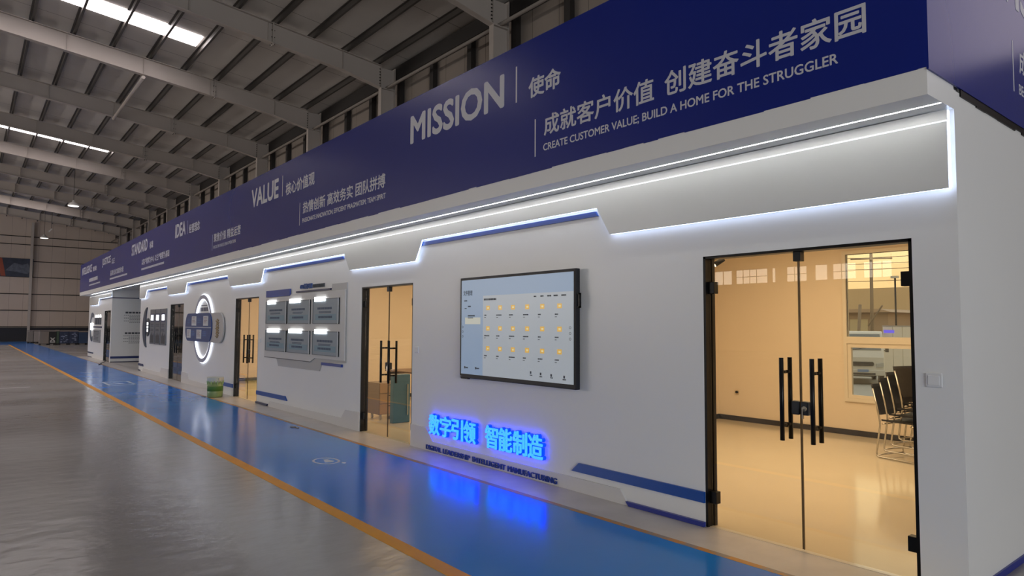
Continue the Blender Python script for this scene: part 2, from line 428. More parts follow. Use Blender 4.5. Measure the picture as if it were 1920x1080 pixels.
# booth roof and room partitions
struct('ceiling_booth', MB().box(-38.6, BX - 0.02, -0.36, 5.5, 3.06, 3.12), M_white)
for i, (a, b) in enumerate([(-6.9, -1.565), (-13.15, -7.02), (-19.65, -13.27), (-25.98, -19.77)]):
    struct('wall_room%s' % ('', '_second', '_third', '_fourth')[i], MB().box(a - 0.12, a, 0.12, 5.6, 0, 3.06), M_roomwall)
    struct('ceiling_room%s' % ('', '_second', '_third', '_fourth')[i], MB().box(a, b, 0.12, 5.6, 2.96, 3.05), M_roomwall)
    struct('floor_room%s' % ('', '_second', '_third', '_fourth')[i], MB().box(a, b, 0.03, 5.6, 0, 0.004), M_roomfloor)
    struct('baseboard_room%s' % ('', '_second', '_third', '_fourth')[i], MB().box(a, b, 5.585, 5.6, 0.004, 0.085).box(a, a + 0.015, 0.13, 5.585, 0.004, 0.085), M_baseboard)
struct('wall_lining', MB().box(-1.60, -1.565, 0.12, 5.6, 0, 3.06), M_roomwall)
WX0, WX1, WZ0, WZ1 = -4.72, -2.85, 0.50, 2.74
struct('wall_office', MB().box(-6.9, WX0, 5.6, 5.72, 0, 3.06).box(WX1, -1.565, 5.6, 5.72, 0, 3.06).box(WX0, WX1, 5.6, 5.72, WZ1, 3.06).box(WX0, WX1, 5.6, 5.72, 0, WZ0), M_roomwall)
struct('wall_office_second', MB().box(-25.98, -7.02, 5.6, 5.72, 0, 3.06), M_roomwall)
# side skirting of the booth
struct('baseboard_right', MB().box(BX, BX + 0.012, 0.0, 5.5, 0, 0.045), M_blue2)

# ------------------------------------------------------------------ office window
M_vinyl = mat('window_vinyl', '#ded6c8', 0.45)
w1 = empty('window_1', ((WX0 + WX1) / 2, 5.6, WZ0), kind='structure')
fr = MB(); y0, y1 = 5.57, 5.66
fr.box(WX0, WX0 + 0.05, y0, y1, WZ0, WZ1).box(WX1 - 0.05, WX1, y0, y1, WZ0, WZ1)
for z in ((WZ1 - 0.05, WZ1), (WZ0, WZ0 + 0.05), (1.36, 1.46)): fr.box(WX0 + 0.05, WX1 - 0.05, y0 + 0.001, y1 - 0.001, *z)
obj('window_frame', fr, M_vinyl, w1)
sa = MB(); a, b = WX0 + 0.05, WX1 - 0.05
sa.box(a + 0.001, a + 0.055, 5.585, 5.64, 0.551, 1.359).box(b - 0.055, b - 0.001, 5.585, 5.64, 0.551, 1.359)
for z in ((0.551, 0.6), (1.30, 1.359)): sa.box(a + 0.055, b - 0.055, 5.586, 5.639, *z)
sash = obj('sash', sa, M_vinyl, w1)
obj('pane', MB().box(a + 0.055, b - 0.055, 5.61, 5.614, 0.6, 1.30), M_pane, sash)
obj('pane', MB().box(a, b, 5.61, 5.614, 1.46, WZ1 - 0.05), M_pane, w1)
obj('window_gasket', MB().box(a, a + 0.008, 5.605, 5.609, 1.46, WZ1 - 0.05).box(a, b, 5.605, 5.609, WZ1 - 0.058, WZ1 - 0.05), M_dark, w1)


# ------------------------------------------------------------------ glass double doors
def glass_door(n, x0, x1, cover=None):
    d = empty('door_%d' % n, ((x0 + x1) / 2, 0.06, 0), kind='structure')
    fr = MB().box(x0, x0 + 0.022, 0.004, 0.12, 0, DH).box(x1 - 0.022, x1, 0.004, 0.12, 0, DH).box(x0, x1, 0.004, 0.12, DH - 0.02, DH)
    fr.box(x0 + 0.022, x0 + 0.034, 0.075, 0.115, 0, DH - 0.02).box(x1 - 0.034, x1 - 0.022, 0.075, 0.115, 0, DH - 0.02)
    obj('frame', fr, M_black, d)
    xm = (x0 + x1) / 2
    for sgn, a, b in ((-1, x0 + 0.028, xm - 0.003), (1, xm + 0.003, x1 - 0.028)):
        lf = obj('door_leaf', MB().box(a, b, 0.055, 0.065, 0.012, DH - 0.026), M_glass, d)
        hx = xm + sgn * 0.115
        for yy, nm in ((0.0, 'out'), (0.12, 'in')):
            h = MB().tube([(hx, yy, 0.775), (hx, yy, 1.375)], 0.0165, 14)
            for z in (0.885, 1.27): h.tube([(hx, yy, z), (hx, 0.055 if yy < 0.05 else 0.065, z)], 0.012, 10)
            obj('pull_handle', h, M_black, lf)
        jx = a if sgn < 0 else b
        for z in (0.235, 1.915):
            hb = MB().box(*((jx - 0.03, jx + 0.055) if sgn < 0 else (jx - 0.055, jx + 0.03)), 0.03, 0.09, z - 0.048, z + 0.048)
            obj('hinge', hb, M_black, lf, bev=0.004)
        obj('edge_seal', MB().box(*((b - 0.004, b) if sgn < 0 else (a, a + 0.004)), 0.054, 0.066, 0.012, DH - 0.026), mat('glass_edge', '#5c4a30', 0.3), lf)
        if sgn > 0:
            lk = obj('lock', MB().box(xm + 0.004, xm + 0.066, 0.035, 0.085, 0.965, 1.065), mat('lock_body', '#33363a', 0.35, metal=0.7), d, bev=0.012)
            obj('key', MB().tube([(xm + 0.04, 0.037, 1.015), (xm + 0.04, 0.02, 1.015)], 0.018, 14).box(xm + 0.032, xm + 0.04, 0.005, 0.02, 0.945, 1.015), M_chrome, lk)
        else:
            obj('lock_keeper', MB().box(xm - 0.066, xm - 0.004, 0.035, 0.085, 0.965, 1.065), mat('lock_body', '#33363a'), lf, bev=0.012)
    obj('patch_fitting', MB().box(xm - 0.028, xm + 0.028, 0.03, 0.09, DH - 0.09, DH - 0.02), M_darkmetal, d, bev=0.003)
    return d


for i, (a, b) in enumerate(doors): glass_door(i + 1, a, b)
glass_door(5, -33.86, -32.24)
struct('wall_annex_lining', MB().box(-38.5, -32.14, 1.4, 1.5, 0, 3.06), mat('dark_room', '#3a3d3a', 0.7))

# ------------------------------------------------------------------ soffit tube and stepped valance
t = obj('light_strip', MB().box(-36.4, -1.452, -0.202, -0.187, 2.9393, 2.94), M_led, label='thin white light strip running the length of the overhang soffit', cat='light strip')
q = 0.987
low, hi, top = 2.449, 2.718, 2.866
def sc(x): return x * q
outline = [(-1.468, top), (-1.468, low), (sc(-4.294), low), (sc(-4.465), hi), (sc(-7.664), hi), (sc(-7.83), low), (sc(-9.82), low), (sc(-10.02), hi), (sc(-13.79), hi), (sc(-13.957), low),
           (sc(-16.01), low), (sc(-16.2), hi), (sc(-19.935), hi), (sc(-20.13), low), (sc(-22.1), low), (sc(-22.27), hi), (sc(-25.2), hi), (sc(-25.51), low), (-26.05, low), (-26.05, top)]
val = obj('valance', MB().prism(outline, -0.06, -0.045), M_valance, label='long white stepped valance panel above the doors with glowing lower edge', cat='wall panel')
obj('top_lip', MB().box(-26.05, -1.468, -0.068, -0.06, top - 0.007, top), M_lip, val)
obj('upper_band', MB().box(-26.05, -1.468, -0.05, -0.035, top, 2.935), M_white, val)
obj('spacer', MB().box(-26.0, -1.6, -0.045, -0.001, 2.76, 2.80), M_white, val)


def edge_strip(path, y0=-0.044, y1=-0.034, w=0.006):
    g = MB()
    for (xa, za), (xb, zb) in zip(path, path[1:]):
        d = Vector((xb - xa, zb - za)); L_ = d.length; nrm = Vector((-d.y, d.x)) / L_ * w
        g.prism([(xa, za), (xb, zb), (xb + nrm.x, zb + nrm.y), (xa + nrm.x, za + nrm.y)], y0, y1)
    return g


obj('edge_light', edge_strip(list(reversed(outline[1:-1]))), M_edge, val)
obj('edge_light', MB().box(-1.468, -1.462, -0.044, -0.03, low, 2.93), M_edge, val)
out2 = [(-31.99, top), (-31.99, hi), (-35.2, hi), (-35.45, low), (-37.6, low), (-38.0, low), (-38.0, top)]
val2 = obj('valance', MB().prism(out2, -0.06, -0.045), M_valance, label='short white stepped valance panel on the far block beyond the recess', cat='wall panel')
obj('edge_light', edge_strip(list(reversed(out2[1:-1]))), M_edge, val2)
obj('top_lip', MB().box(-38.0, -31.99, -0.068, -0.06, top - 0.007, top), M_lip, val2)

# blue strips under the raised steps of the valance
for a, b, lab in ((-7.70, -4.46, 'over the display screen'), (-13.78, -10.03, 'over the six-notice board'), (-19.95, -16.22, 'over the round ring board'), (-25.2, -22.3, 'over the three dark posters')):
    obj('wall_stripe', MB().prism([(a, 2.648), (b + 0.03, 2.648), (b, 2.695), (a + 0.03, 2.695)], -0.02, 0.0), M_blue, label='thin blue stripe high on the white wall ' + lab, cat='wall stripe', group='blue stripes on the booth wall')
obj('wall_stripe', MB().box(-35.3, -32.03, -0.015, 0, 2.655, 2.69), M_navy, label='thin navy stripe above the door of the far block', cat='wall stripe', group='blue stripes on the booth wall')

# low blue stripes
def lowstripe(poly, lab, m=M_blue, d=0.02): obj('wall_stripe', MB().prism(poly, -d, 0), m, label=lab, cat='wall stripe', group='blue stripes on the booth wall')
lowstripe([(-4.79, 0.192), (-4.69, 0.28), (-3.268, 0.277), (-3.268, 0.19)], 'wide blue stripe low on the wall left of the nearest glass door')
lowstripe([(-4.09, 0.04), (-4.055, 0.003), (-3.268, 0.003), (-3.268, 0.04)], 'blue skirting strip at floor level left of the nearest glass door', M_blue2, 0.03)
lowstripe([(-13.99, 0.178), (-13.99, 0.258), (-12.4, 0.272), (-12.3, 0.192)], 'blue stripe with slanted end low under the six-notice board')
lowstripe([(-13.99, 0.003), (-13.99, 0.042), (-13.32, 0.042), (-13.35, 0.003)], 'short navy skirting strip at floor level under the six-notice board', M_navy, 0.03)
lowstripe([(-16.75, 0.19), (-16.6, 0.272), (-15.56, 0.272), (-15.56, 0.19)], 'short blue stripe low on the wall behind the green pail')
lowstripe([(-26.09, 0.18), (-26.09, 0.255), (-25.35, 0.255), (-25.27, 0.18)], 'short navy stripe low on the wall under the dark crescent', M_navy)
lowstripe([(-26.09, 0.003), (-26.09, 0.045), (-25.8, 0.045), (-25.75, 0.003)], 'tiny navy skirting strip at the corner of the recess', M_navy)
lowstripe([(-38.5, 0.19), (-38.5, 0.25), (-36.8, 0.25), (-36.75, 0.19)], 'navy stripe low on the far block under the round sign', M_navy)
lowstripe([(-38.5, 0.003), (-38.5, 0.04), (-37.3, 0.04), (-37.25, 0.003)], 'navy skirting strip at the far end of the far block', M_navy)
# relief skirting panels
def relief(poly, n): struct('trim_%d' % n, MB().prism(poly, -0.016, 0.0), M_relief)
relief([(-7.855, 0.002), (-7.855, 0.29), (-7.475, 0.29), (-7.305, 0.128), (-4.165, 0.131), (-4.06, 0.002)], 41)
relief([(-13.30, 0.002), (-13.2, 0.105), (-9.985, 0.136), (-9.85, 0.275), (-9.38, 0.284), (-9.38, 0.002)], 42)
relief([(-20.15, 0.002), (-20.15, 0.30), (-19.5, 0.29), (-19.32, 0.13), (-16.6, 0.13), (-16.5, 0.002)], 43)
relief([(-25.4, 0.002), (-25.3, 0.12), (-22.75, 0.12), (-22.6, 0.28), (-21.72, 0.28), (-21.72, 0.002)], 44)

# ------------------------------------------------------------------ banner with lettering
ban = obj('banner', MB().box(-38.62, BX, -0.425, -0.405, 3.10, 4.43), M_banner, label='long dark blue banner with white slogans along the top of the booth', cat='banner')
PY = -0.4255
def bt(name, s, a, b, z0, z1, bold): obj(name, text(s, a, b, z0, z1, PY, 0.001, bold), M_print, ban)
def rule(a, z0, z1, w=0.02): obj('divider_line', MB().box(a - w / 2, a + w / 2, PY - 0.001, PY, z0, z1), M_print, ban)
HB, CB, EB = 0.05, 0.03, 0.03
bt('heading_lettering', 'MISSION', -7.256, -5.363, 3.853, 4.213, HB); rule(-5.165, 3.85, 4.222)
bt('chinese_lettering', '使命', -4.975, -4.51, 3.835, 4.04, 0.045); rule(-4.872, 3.24, 3.61, 0.016)
bt('chinese_lettering', '成就客户价值', -4.745, -3.415, 3.415, 3.615, CB); bt('chinese_lettering', '创建奋斗者家园', -3.31, -1.77, 3.415, 3.615, CB)
bt('english_lettering', 'CREATE CUSTOMER VALUE; BUILD A HOME FOR THE STRUGGLER', -4.755, -1.945, 3.262, 3.342, EB)
bt('heading_lettering', 'VALUE', -13.30, -11.842, 3.855, 4.215, HB); rule(-11.65, 3.85, 4.22)
bt('chinese_lettering', '核心价值观', -11.485, -10.24, 3.835, 4.055, 0.04); rule(-10.83, 3.24, 3.62, 0.016)
bt('chinese_lettering', '热情创新 高效务实 团队拼搏', -10.695, -7.893, 3.42, 3.615, CB)
bt('english_lettering', 'PASSIONATE INNOVATION; EFFICIENT PRAGMATISM; TEAM SPIRIT', -10.71, -7.875, 3.262, 3.345, EB)
bt('heading_lettering', 'IDEA', -19.475, -18.39, 3.87, 4.235, HB); rule(-18.195, 3.86, 4.2)
bt('chinese_lettering', '经营理念', -18.04, -17.04, 3.85, 4.08, 0.04); rule(-15.94, 3.25, 3.61, 0.016)
bt('chinese_lettering', '聚焦价值 精益运营', -15.83, -13.938, 3.42, 3.62, CB)
bt('english_lettering', 'FOCUS ON VALUE; LEAN OPERATION', -15.85, -14.245, 3.27, 3.35, EB)
bt('heading_lettering', 'STANDARD', -25.55, -23.01, 3.86, 4.235, HB)
bt('chinese_lettering', '标准', -22.7, -22.2, 3.87, 4.09, 0.04)
bt('chinese_lettering', '以客户需求为中心 以生产需要为基础', -23.8, -20.09, 3.44, 3.635, CB)
obj('english_lettering', lines(MB(), -23.83, -20.7, 3.28, 3.345, 1, PY, 0.95, 0), M_print, ban)
bt('heading_lettering', 'JUSTICE', -31.85, -29.82, 3.88, 4.235, HB)
bt('chinese_lettering', '公正', -29.55, -28.9, 3.87, 4.08, 0.04)
bt('chinese_lettering', '品质追求成就你我', -29.77, -26.98, 3.43, 3.635, CB)
obj('english_lettering', lines(MB(), -29.84, -26.25, 3.28, 3.345, 1, PY, 0.95, 0), M_print, ban)
bt('heading_lettering', 'INTELLIGENCE', -38.0, -34.77, 3.89, 4.24, HB)
bt('chinese_lettering', '智能', -34.45, -33.38, 3.88, 4.09, 0.04)
obj('chinese_lettering', lines(MB(), -35.5, -32.95, 3.44, 3.61, 1, PY, 0.9, 0), M_print, ban)
obj('english_lettering', lines(MB(), -35.45, -32.3, 3.28, 3.345, 1, PY, 0.95, 0), M_print, ban)
bs = obj('banner', MB().box(BX, BX + 0.012, -0.425, 5.5, 3.085, 4.43), M_banner, label='dark blue banner on the end of the booth around the corner', cat='banner')
PX = BX + 0.0125
obj('heading_lettering', text('VISION', 0.92, 2.7, 3.96, 4.32, PX, 0.001, HB, True), M_print, bs)
obj('chinese_lettering', text('成为', 1.345, 1.75, 3.49, 3.68, PX, 0.001, CB, True), M_print, bs)
obj('english_lettering', text('BECOME', 1.32, 1.75, 3.325, 3.405, PX, 0.001, EB, True), M_print, bs)
obj('divider_line', MB().box(PX, PX + 0.001, 1.185, 1.205, 3.32, 3.70), M_print, bs)
mb = MB(); yy = 0.10
while yy < 5.4:
    w = 0.15 + random.random() * 0.3; z0 = 3.03 + random.random() * 0.02; mb.box(BX, BX + 0.008, yy, min(5.45, yy + w), z0, 3.09); yy += w
obj('torn_hem', mb, M_black, bs)
# torn hem of the front banner
mb = MB(); xx = -14.0
while xx < -1.6:
    w = 0.08 + random.random() * 0.5; z0 = 3.10 - random.random() * 0.012; mb.box(xx, min(xx + w, BX), -0.424, -0.406, z0, 3.101); xx += w
obj('torn_hem', mb, M_banner, ban)

# ------------------------------------------------------------------ wall switches
for x, lab in ((-1.597, 'white wall switch right of the nearest glass door'), (-7.735, 'white wall switch right of the second glass door'), (-13.86, 'small white wall switch right of the third glass door')):
    s_ = obj('wall_switch', MB().box(x - 0.046, x + 0.046, -0.012, 0, 1.232, 1.32), mat('switch_white', '#dfe0e0', 0.35), label=lab, cat='switch', bev=0.006)
    obj('rocker', MB().box(x - 0.032, x + 0.032, -0.016, -0.012, 1.246, 1.306), mat('switch_rocker', '#e8e8e6', 0.3), s_, bev=0.002)

# ------------------------------------------------------------------ interactive display
d = empty('display_screen', (-5.63, -0.05, 0.975), label='large black framed display screen showing yellow folder icons on the white wall', cat='display')
X0, X1, Z0, Z1 = -6.615, -4.655, 0.985, 2.16
fr = MB().box(X0, X1, -0.088, -0.03, Z0, Z1)
obj('housing', fr, mat('display_housing', '#242428', 0.45, spec=0.25), d, bev=0.006)
obj('mount', MB().box(-6.2, -5.0, -0.031, 0.0, 1.2, 1.9), M_darkmetal, d)
sx0, sx1, sz0, sz1 = X0 + 0.032, X1 - 0.028, Z0 + 0.048, Z1 - 0.03
obj('bezel', MB().box(X0 + 0.02, X1 - 0.018, -0.0895, -0.088, Z0 + 0.035, Z1 - 0.02), M_black, d)
scn = obj('screen', MB().box(sx0, sx1, -0.091, -0.0895, sz0, sz1), emit('screen_blue', (0.20, 0.29, 0.41), 0.5), d)
sw, sh = sx1 - sx0, sz1 - sz0
P = lambda u, v: (sx0 + u * sw, sz1 - v * sh)      # u right, v down, 0..1
def patch(name, u0, u1, v0, v1, m, lift=0.0006, parent=None):
    a = P(u0, v1); b = P(u1, v0); return obj(name, MB().box(a[0], b[0], -0.091 - lift, -0.091 - lift + 0.0005, a[1], b[1]), m, parent or scn)
patch('content_pane', 0.225, 1.0, 0.175, 1.0, emit('screen_pane', (0.33, 0.37, 0.40), 0.5))
patch('sidebar_row', 0.04, 0.20, 0.40, 0.47, emit('screen_row', (0.42, 0.43, 0.36), 0.6), 0.0008)
a = P(0.02, 0.165); b = P(0.115, 0.11)
obj('title_lettering', text('文件管理', a[0], b[0], a[1], b[1], -0.0916, 0.0004, 0.015), M_ink, scn)
fold = emit('folder_yellow', (0.62, 0.36, 0.04), 0.6); fold2 = emit('folder_light', (0.70, 0.55, 0.25), 0.6)
us = (0.275, 0.392, 0.51, 0.635, 0.76, 0.895)
for r_, v in enumerate((0.30, 0.51, 0.715)):
    for u in us:
        f0 = patch('folder_icon', u - 0.017, u + 0.017, v - 0.02, v + 0.025, fold, 0.0012, d); cp = MB()
        a = P(u - 0.006, v + 0.012); b = P(u + 0.010, v - 0.006)
        obj('icon_mark', MB().box(a[0], b[0], -0.0932, -0.0922, a[1], b[1]), fold2, f0)
        a = P(u - 0.035, v + 0.086); b = P(u - 0.035 + 0.02 + random.random() * 0.035, v + 0.072); lines(cp, a[0], b[0], a[1], b[1], 1, -0.0916, 0.8, 0)
        a = P(u - 0.035, v + 0.108); b = P(u - 0.02, v + 0.098); lines(cp, a[0], b[0], a[1], b[1], 1, -0.0916, 0.6, 0); obj('caption', cp, M_ink, f0)
for u0, u1, v0, v1 in ((0.235, 0.355, 0.205, 0.228), (0.69, 0.71, 0.2, 0.215), (0.745, 0.77, 0.2, 0.215), (0.80, 0.83, 0.2, 0.215), (0.85, 0.885, 0.2, 0.215), (0.91, 0.945, 0.2, 0.215), (0.03, 0.06, 0.215, 0.228), (0.07, 0.10, 0.275, 0.29), (0.035, 0.055, 0.30, 0.308),
                       (0.07, 0.145, 0.375, 0.39), (0.07, 0.125, 0.40, 0.408), (0.05, 0.075, 0.925, 0.94), (0.165, 0.19, 0.925, 0.94), (0.66, 0.68, 0.945, 0.957), (0.74, 0.76, 0.95, 0.962), (0.825, 0.845, 0.952, 0.964), (0.92, 0.945, 0.957, 0.97)):
    a = P(u0, v1); b = P(u1, v0); obj('small_print', lines(MB(), a[0], b[0], a[1], b[1], 1, -0.0918, 0.85, 0), M_ink, scn)
for u, v in ((0.035, 0.93), (0.15, 0.93), (0.66, 0.925), (0.742, 0.93), (0.826, 0.935), (0.925, 0.94)):
    a = P(u, v + 0.012); b = P(u + 0.012, v - 0.012); obj('tool_icon', MB().box(a[0], b[0], -0.0921, -0.0915, a[1], b[1]), M_ink, scn)
for v in (0.5, 0.55, 0.6):
    for u in (0.015, 0.975):
        a = P(u, v); obj('round_icon', MB().ring(a[0], a[1], 0.014, 0.010, -0.0922, -0.0915, 16), M_ink, scn)
obj('side_handle', MB().box(X1, X1 + 0.035, -0.075, -0.05, 1.905, 1.92).box(X1, X1 + 0.035, -0.075, -0.05, 1.775, 1.79).box(X1 + 0.02, X1 + 0.035, -0.075, -0.05, 1.775, 1.92), M_black, d)
obj('port_cover', MB().box(X0 + 0.02, X0 + 0.16, -0.085, -0.05, Z0 - 0.012, Z0), M_black, d)
obj('badge', MB().box(X0 + 0.012, X0 + 0.03, -0.0892, -0.088, Z0 + 0.012, Z0 + 0.022), M_paper, d)

# ------------------------------------------------------------------ blue illuminated lettering
M_face = emit('led_blue_face', (0.05, 0.40, 1.0), 1.0)
M_halo = emit('led_blue_halo', (0.0, 0.012, 1.0), 5.0)
for s, a, b, lab in (('数字引领', -7.345, -6.33, 'row of four glowing blue characters nearest the second glass door'), ('智能制造', -6.157, -5.165, 'row of four glowing blue characters under the right half of the display')):
    e = empty('illuminated_sign', ((a + b) / 2, -0.02, 0.222), label=lab, cat='illuminated sign', group='blue glowing characters under the display')
    w = (b - a) / 4
    for i, c in enumerate(s):
        x0 = a + i * w + 0.008; x1 = a + (i + 1) * w - 0.008
        ch = obj('character', text(c, x0, x1, 0.228, 0.478, -0.045, 0.012, 0.03), M_face, e)
        obj('halo_backing', text(c, x0 - 0.006, x1 + 0.006, 0.222, 0.484, -0.004, 0.025, 0.08), M_halo, ch)
e = empty('sign_lettering', (-6.2, -0.02, 0.018), label='dark blue english lettering along the foot of the wall under the glowing characters', cat='sign lettering')
for s, a, b in (('DIGITAL', -7.445, -7.095), ('LEADERSHIP', -7.055, -6.482), ('INTELLIGENT', -6.43, -5.815), ('MANUFACTURING', -5.775, -4.99)):
    obj('word', text(s, a, b, 0.02, 0.08, -0.017, 0.012, 0.035), mat('letter_blue', '#1a3a8c', 0.35), e)

# ------------------------------------------------------------------ six-notice board
bd = empty('notice_board', (-11.7, -0.02, 0.81), label='white layered board with six grey blue notices and blue accents', cat='notice board')
obj('backboard', MB().prism([(-13.53, 0.955), (-13.5, 2.115), (-12.22, 2.125), (-12.2, 2.155), (-9.88, 2.155), (-9.88, 1.03), (-11.05, 1.03), (-11.24, 0.955)], -0.03, -0.012), mat('board_white', '#cfcfcd', 0.35), bd, bev=0.003)
obj('rear_panel', MB().prism([(-12.9, 0.96), (-12.79, 0.81), (-10.86, 0.82), (-10.78, 0.96), (-9.865, 1.0), (-9.865, 2.27), (-10.42, 2.27), (-10.45, 2.14), (-12.9, 2.1)], -0.012, 0.0), mat('board_grey', '#b5b5b3', 0.4), bd)
obj('accent_block', MB().box(-13.5, -12.235, -0.03, -0.01, 2.135, 2.262), mat('accent_blue', '#203f93', 0.35), bd)
obj('accent_bar', MB().box(-11.94, -10.45, -0.03, 0.0, 2.172, 2.202), M_navy, bd)
obj('accent_bar', MB().box(-10.765, -9.99, -0.03, 0.0, 0.927, 0.972), mat('accent_blue', '#203f93'), bd)
obj('shadow_rail', MB().box(-13.52, -11.24, -0.031, -0.029, 0.953, 0.966), M_dark, bd)  # thin dark strip along the lower left edge of the backboard
obj('title_lettering', text('6S管理', -11.78, -11.25, 2.232, 2.325, -0.001, 0.02, 0.03), mat('title_blue', '#214f92', 0.4), bd)
obj('subtitle_lettering', text('6S MANAGEMENT', -11.2, -10.73, 2.238, 2.298, -0.001, 0.02, 0.03), M_ink, bd)
cols_ = [(-13.44, -12.35), (-12.285, -11.24), (-11.115, -10.08)]
rows_ = [(1.615, 2.035), (1.09, 1.49)]
plates = [(0.10, 0.49), (0.11, 0.59), (0.09, 0.50), (0.11, 0.69), (0.10, 0.67), (0.11, 0.57)]
names_ = ['top left', 'top middle', 'top right', 'bottom left', 'bottom middle', 'bottom right']
k = 0
for z0, z1 in rows_:
    for a, b in cols_:
        n = empty('framed_notice', ((a + b) / 2, -0.04, z0), label='grey blue framed notice at the %s of the six-notice board' % names_[k], cat='notice', group='notices on the six-notice board')
        obj('sheet', MB().box(a, b, -0.046, -0.0315, z0, z1), mat('notice_sheet', '#8f9da6', 0.3), n)
        obj('frame', MB().box(a, b, -0.05, -0.0315, z1 - 0.012, z1).box(a, a + 0.02, -0.05, -0.0315, z0, z1).box(a, b, -0.05, -0.0315, z0, z0 + 0.01), mat('notice_frame', '#5d666c', 0.4), n)
        obj('frame_edge', MB().box(b - 0.03, b, -0.052, -0.0315, z0, z1), mat('notice_edge', '#c2c8cb', 0.3), n)
        obj('footer_band', MB().box(a + 0.1, b - 0.1, -0.0475, -0.046, z0 + 0.06, z0 + 0.16), mat('notice_teal', '#7596a5', 0.3), n)
        nk = mat('notice_ink', '#41526a', 0.6)
        obj('heading_line', lines(MB(), a + 0.2, b - 0.2, z1 - 0.185, z1 - 0.145, 1, -0.0465, 0.9, 0.1), nk, n)
        obj('text_lines', lines(MB(), a + 0.26, b - 0.26, z1 - 0.25, z1 - 0.21, 2, -0.0465, 0.5, 0.2), nk, n)
        obj('footer_line', lines(MB(), a + 0.24, b - 0.22, z0 + 0.09, z0 + 0.13, 1, -0.048, 0.9, 0.2), nk, n)
        p0, p1 = plates[k]; wd = b - a
        obj('title_plate', MB().box(a + p0 * wd, a + p1 * wd, -0.062, -0.05, z1 - 0.045, z1 + 0.03), M_lit, n, bev=0.003)
        k += 1

# ------------------------------------------------------------------ round ring board
rb = empty('display_board', (-18.06, -0.02, 0.636), label='round glowing ring crossed by a blue capsule board beside the third glass door', cat='display board')
obj('ring', MB().ring(-18.06, 1.487, 0.85, 0.75, -0.045, -0.02), mat('ring_grey', '#a9aab8', 0.35), rb)
obj('ring_light', MB().ring(-18.06, 1.487, 0.866, 0.851, -0.03, -0.005), M_ringled, rb)
obj('ring_light', MB().ring(-18.06, 1.487, 0.749, 0.730, -0.04, -0.005), M_ringled, rb)
g = obj('grey_plaque', MB().prism(rounded(-17.6, -16.26, 1.157, 1.872, 0.34, 0.34), -0.05, -0.02), mat('plaque_grey', '#bcbab8', 0.35), rb)
gold = mat('emblem_gold', '#a08a62', 0.35, metal=0.5)
em = MB()
for cz, r_ in ((1.66, 0.07), (1.55, 0.1), (1.42, 0.09), (1.31, 0.06)):
    em.ring(-16.72, cz, r_, r_ * 0.6, -0.056, -0.05, 20, math.radians(-40), math.radians(230))
for k in range(7): em.tube([(-16.72, -0.053, 1.28 + k * 0.06), (-16.86 + 0.04 * (k % 3), -0.053, 1.32 + k * 0.06)], 0.012, 6); em.tube([(-16.72, -0.053, 1.28 + k * 0.06), (-16.6 + 0.03 * (k % 2), -0.053, 1.34 + k * 0.06)], 0.01, 6)
obj('gold_emblem', em, gold, g)
bl = obj('blue_plaque', MB().prism(rounded(-19.61, -17.13, 1.16, 1.876, 0.3, 0.34), -0.075, -0.05), mat('plaque_blue', '#23447f', 0.35), rb)
obj('divider', MB().box(-19.58, -17.16, -0.078, -0.075, 1.508, 1.522), M_paper, bl)
for a, b, z0, z1 in ((-18.95, -18.5, 1.56, 1.80), (-17.85, -17.42, 1.56, 1.80), (-19.42, -19.02, 1.24, 1.46), (-18.45, -18.0, 1.23, 1.46)):
    pp = obj('paper_sheet', MB().box(a, b, -0.079, -0.075, z0, z1), M_paper, bl)
    obj('small_print', lines(MB(), a + 0.06, b - 0.06, z0 + 0.04, z1 - 0.03, 5, -0.0795, 0.4, 0.3), mat('print_rose', '#9a7f84', 0.6), pp)
for a, z0 in ((-19.4, 1.6), (-18.4, 1.6), (-18.95, 1.28), (-17.9, 1.28)):
    obj('printed_words', lines(MB(), a, a + 0.34, z0, z0 + 0.14, 3, -0.0755, 0.5, 0.3), mat('print_blue', '#5d79a8', 0.6), bl)
obj('title_strokes', lines(lines(MB(), -18.42, -17.72, 1.92, 2.02, 1, -0.002, 0.95, 0), -18.36, -17.8, 2.06, 2.08, 1, -0.002, 0.9, 0), M_navy, rb)

# ------------------------------------------------------------------ posters and crescent
for i, (a, b, lab) in enumerate(((-24.33, -23.64, 'dark slim poster with lit square next to the crescent'), (-23.56, -22.86, 'dark slim poster with lit square in the middle of three'), (-22.79, -22.1, 'dark slim poster with lit square beside the unlit glass door'))):
    p = obj('poster', MB().box(a, b, -0.03, 0.0, 0.957, 2.06), mat('poster_grey', '#6c7078', 0.3), label=lab, cat='poster', group='three slim posters by the unlit door')
    obj('title_block', MB().box(a + 0.08, b - 0.1, -0.036, -0.03, 1.66, 1.92), mat('poster_navy', '#25345f', 0.3), p)
    obj('lit_square', MB().box(a + 0.17, b - 0.19, -0.042, -0.036, 1.71, 1.88), M_lit, p, bev=0.01)
    obj('text_lines', lines(MB(), a + 0.1, b - 0.1, 1.50, 1.60, 3, -0.031, 0.5, 0.3), M_ink, p); obj('text_lines', lines(MB(), a + 0.1, b - 0.1, 1.36, 1.44, 3, -0.031, 0.5, 0.3), M_ink, p)
    obj('picture', MB().prism([(a + 0.1, 1.0), (b - 0.1, 1.0), (b - 0.1, 1.3), (b - 0.25, 1.22), (b - 0.4, 1.34), (a + 0.2, 1.2), (a + 0.1, 1.28)], -0.034, -0.03), mat('poster_picture', '#2e333a', 0.4), p)
cres = [(-24.87 + 0.66 * math.cos(math.radians(t)), 1.485 + 0.66 * math.sin(math.radians(t))) for t in range(92, 269, 8)] + [(-24.86 + 0.20 * math.cos(math.radians(t)), 1.485 + 0.64 * math.sin(math.radians(t))) for t in range(264, 95, -8)]
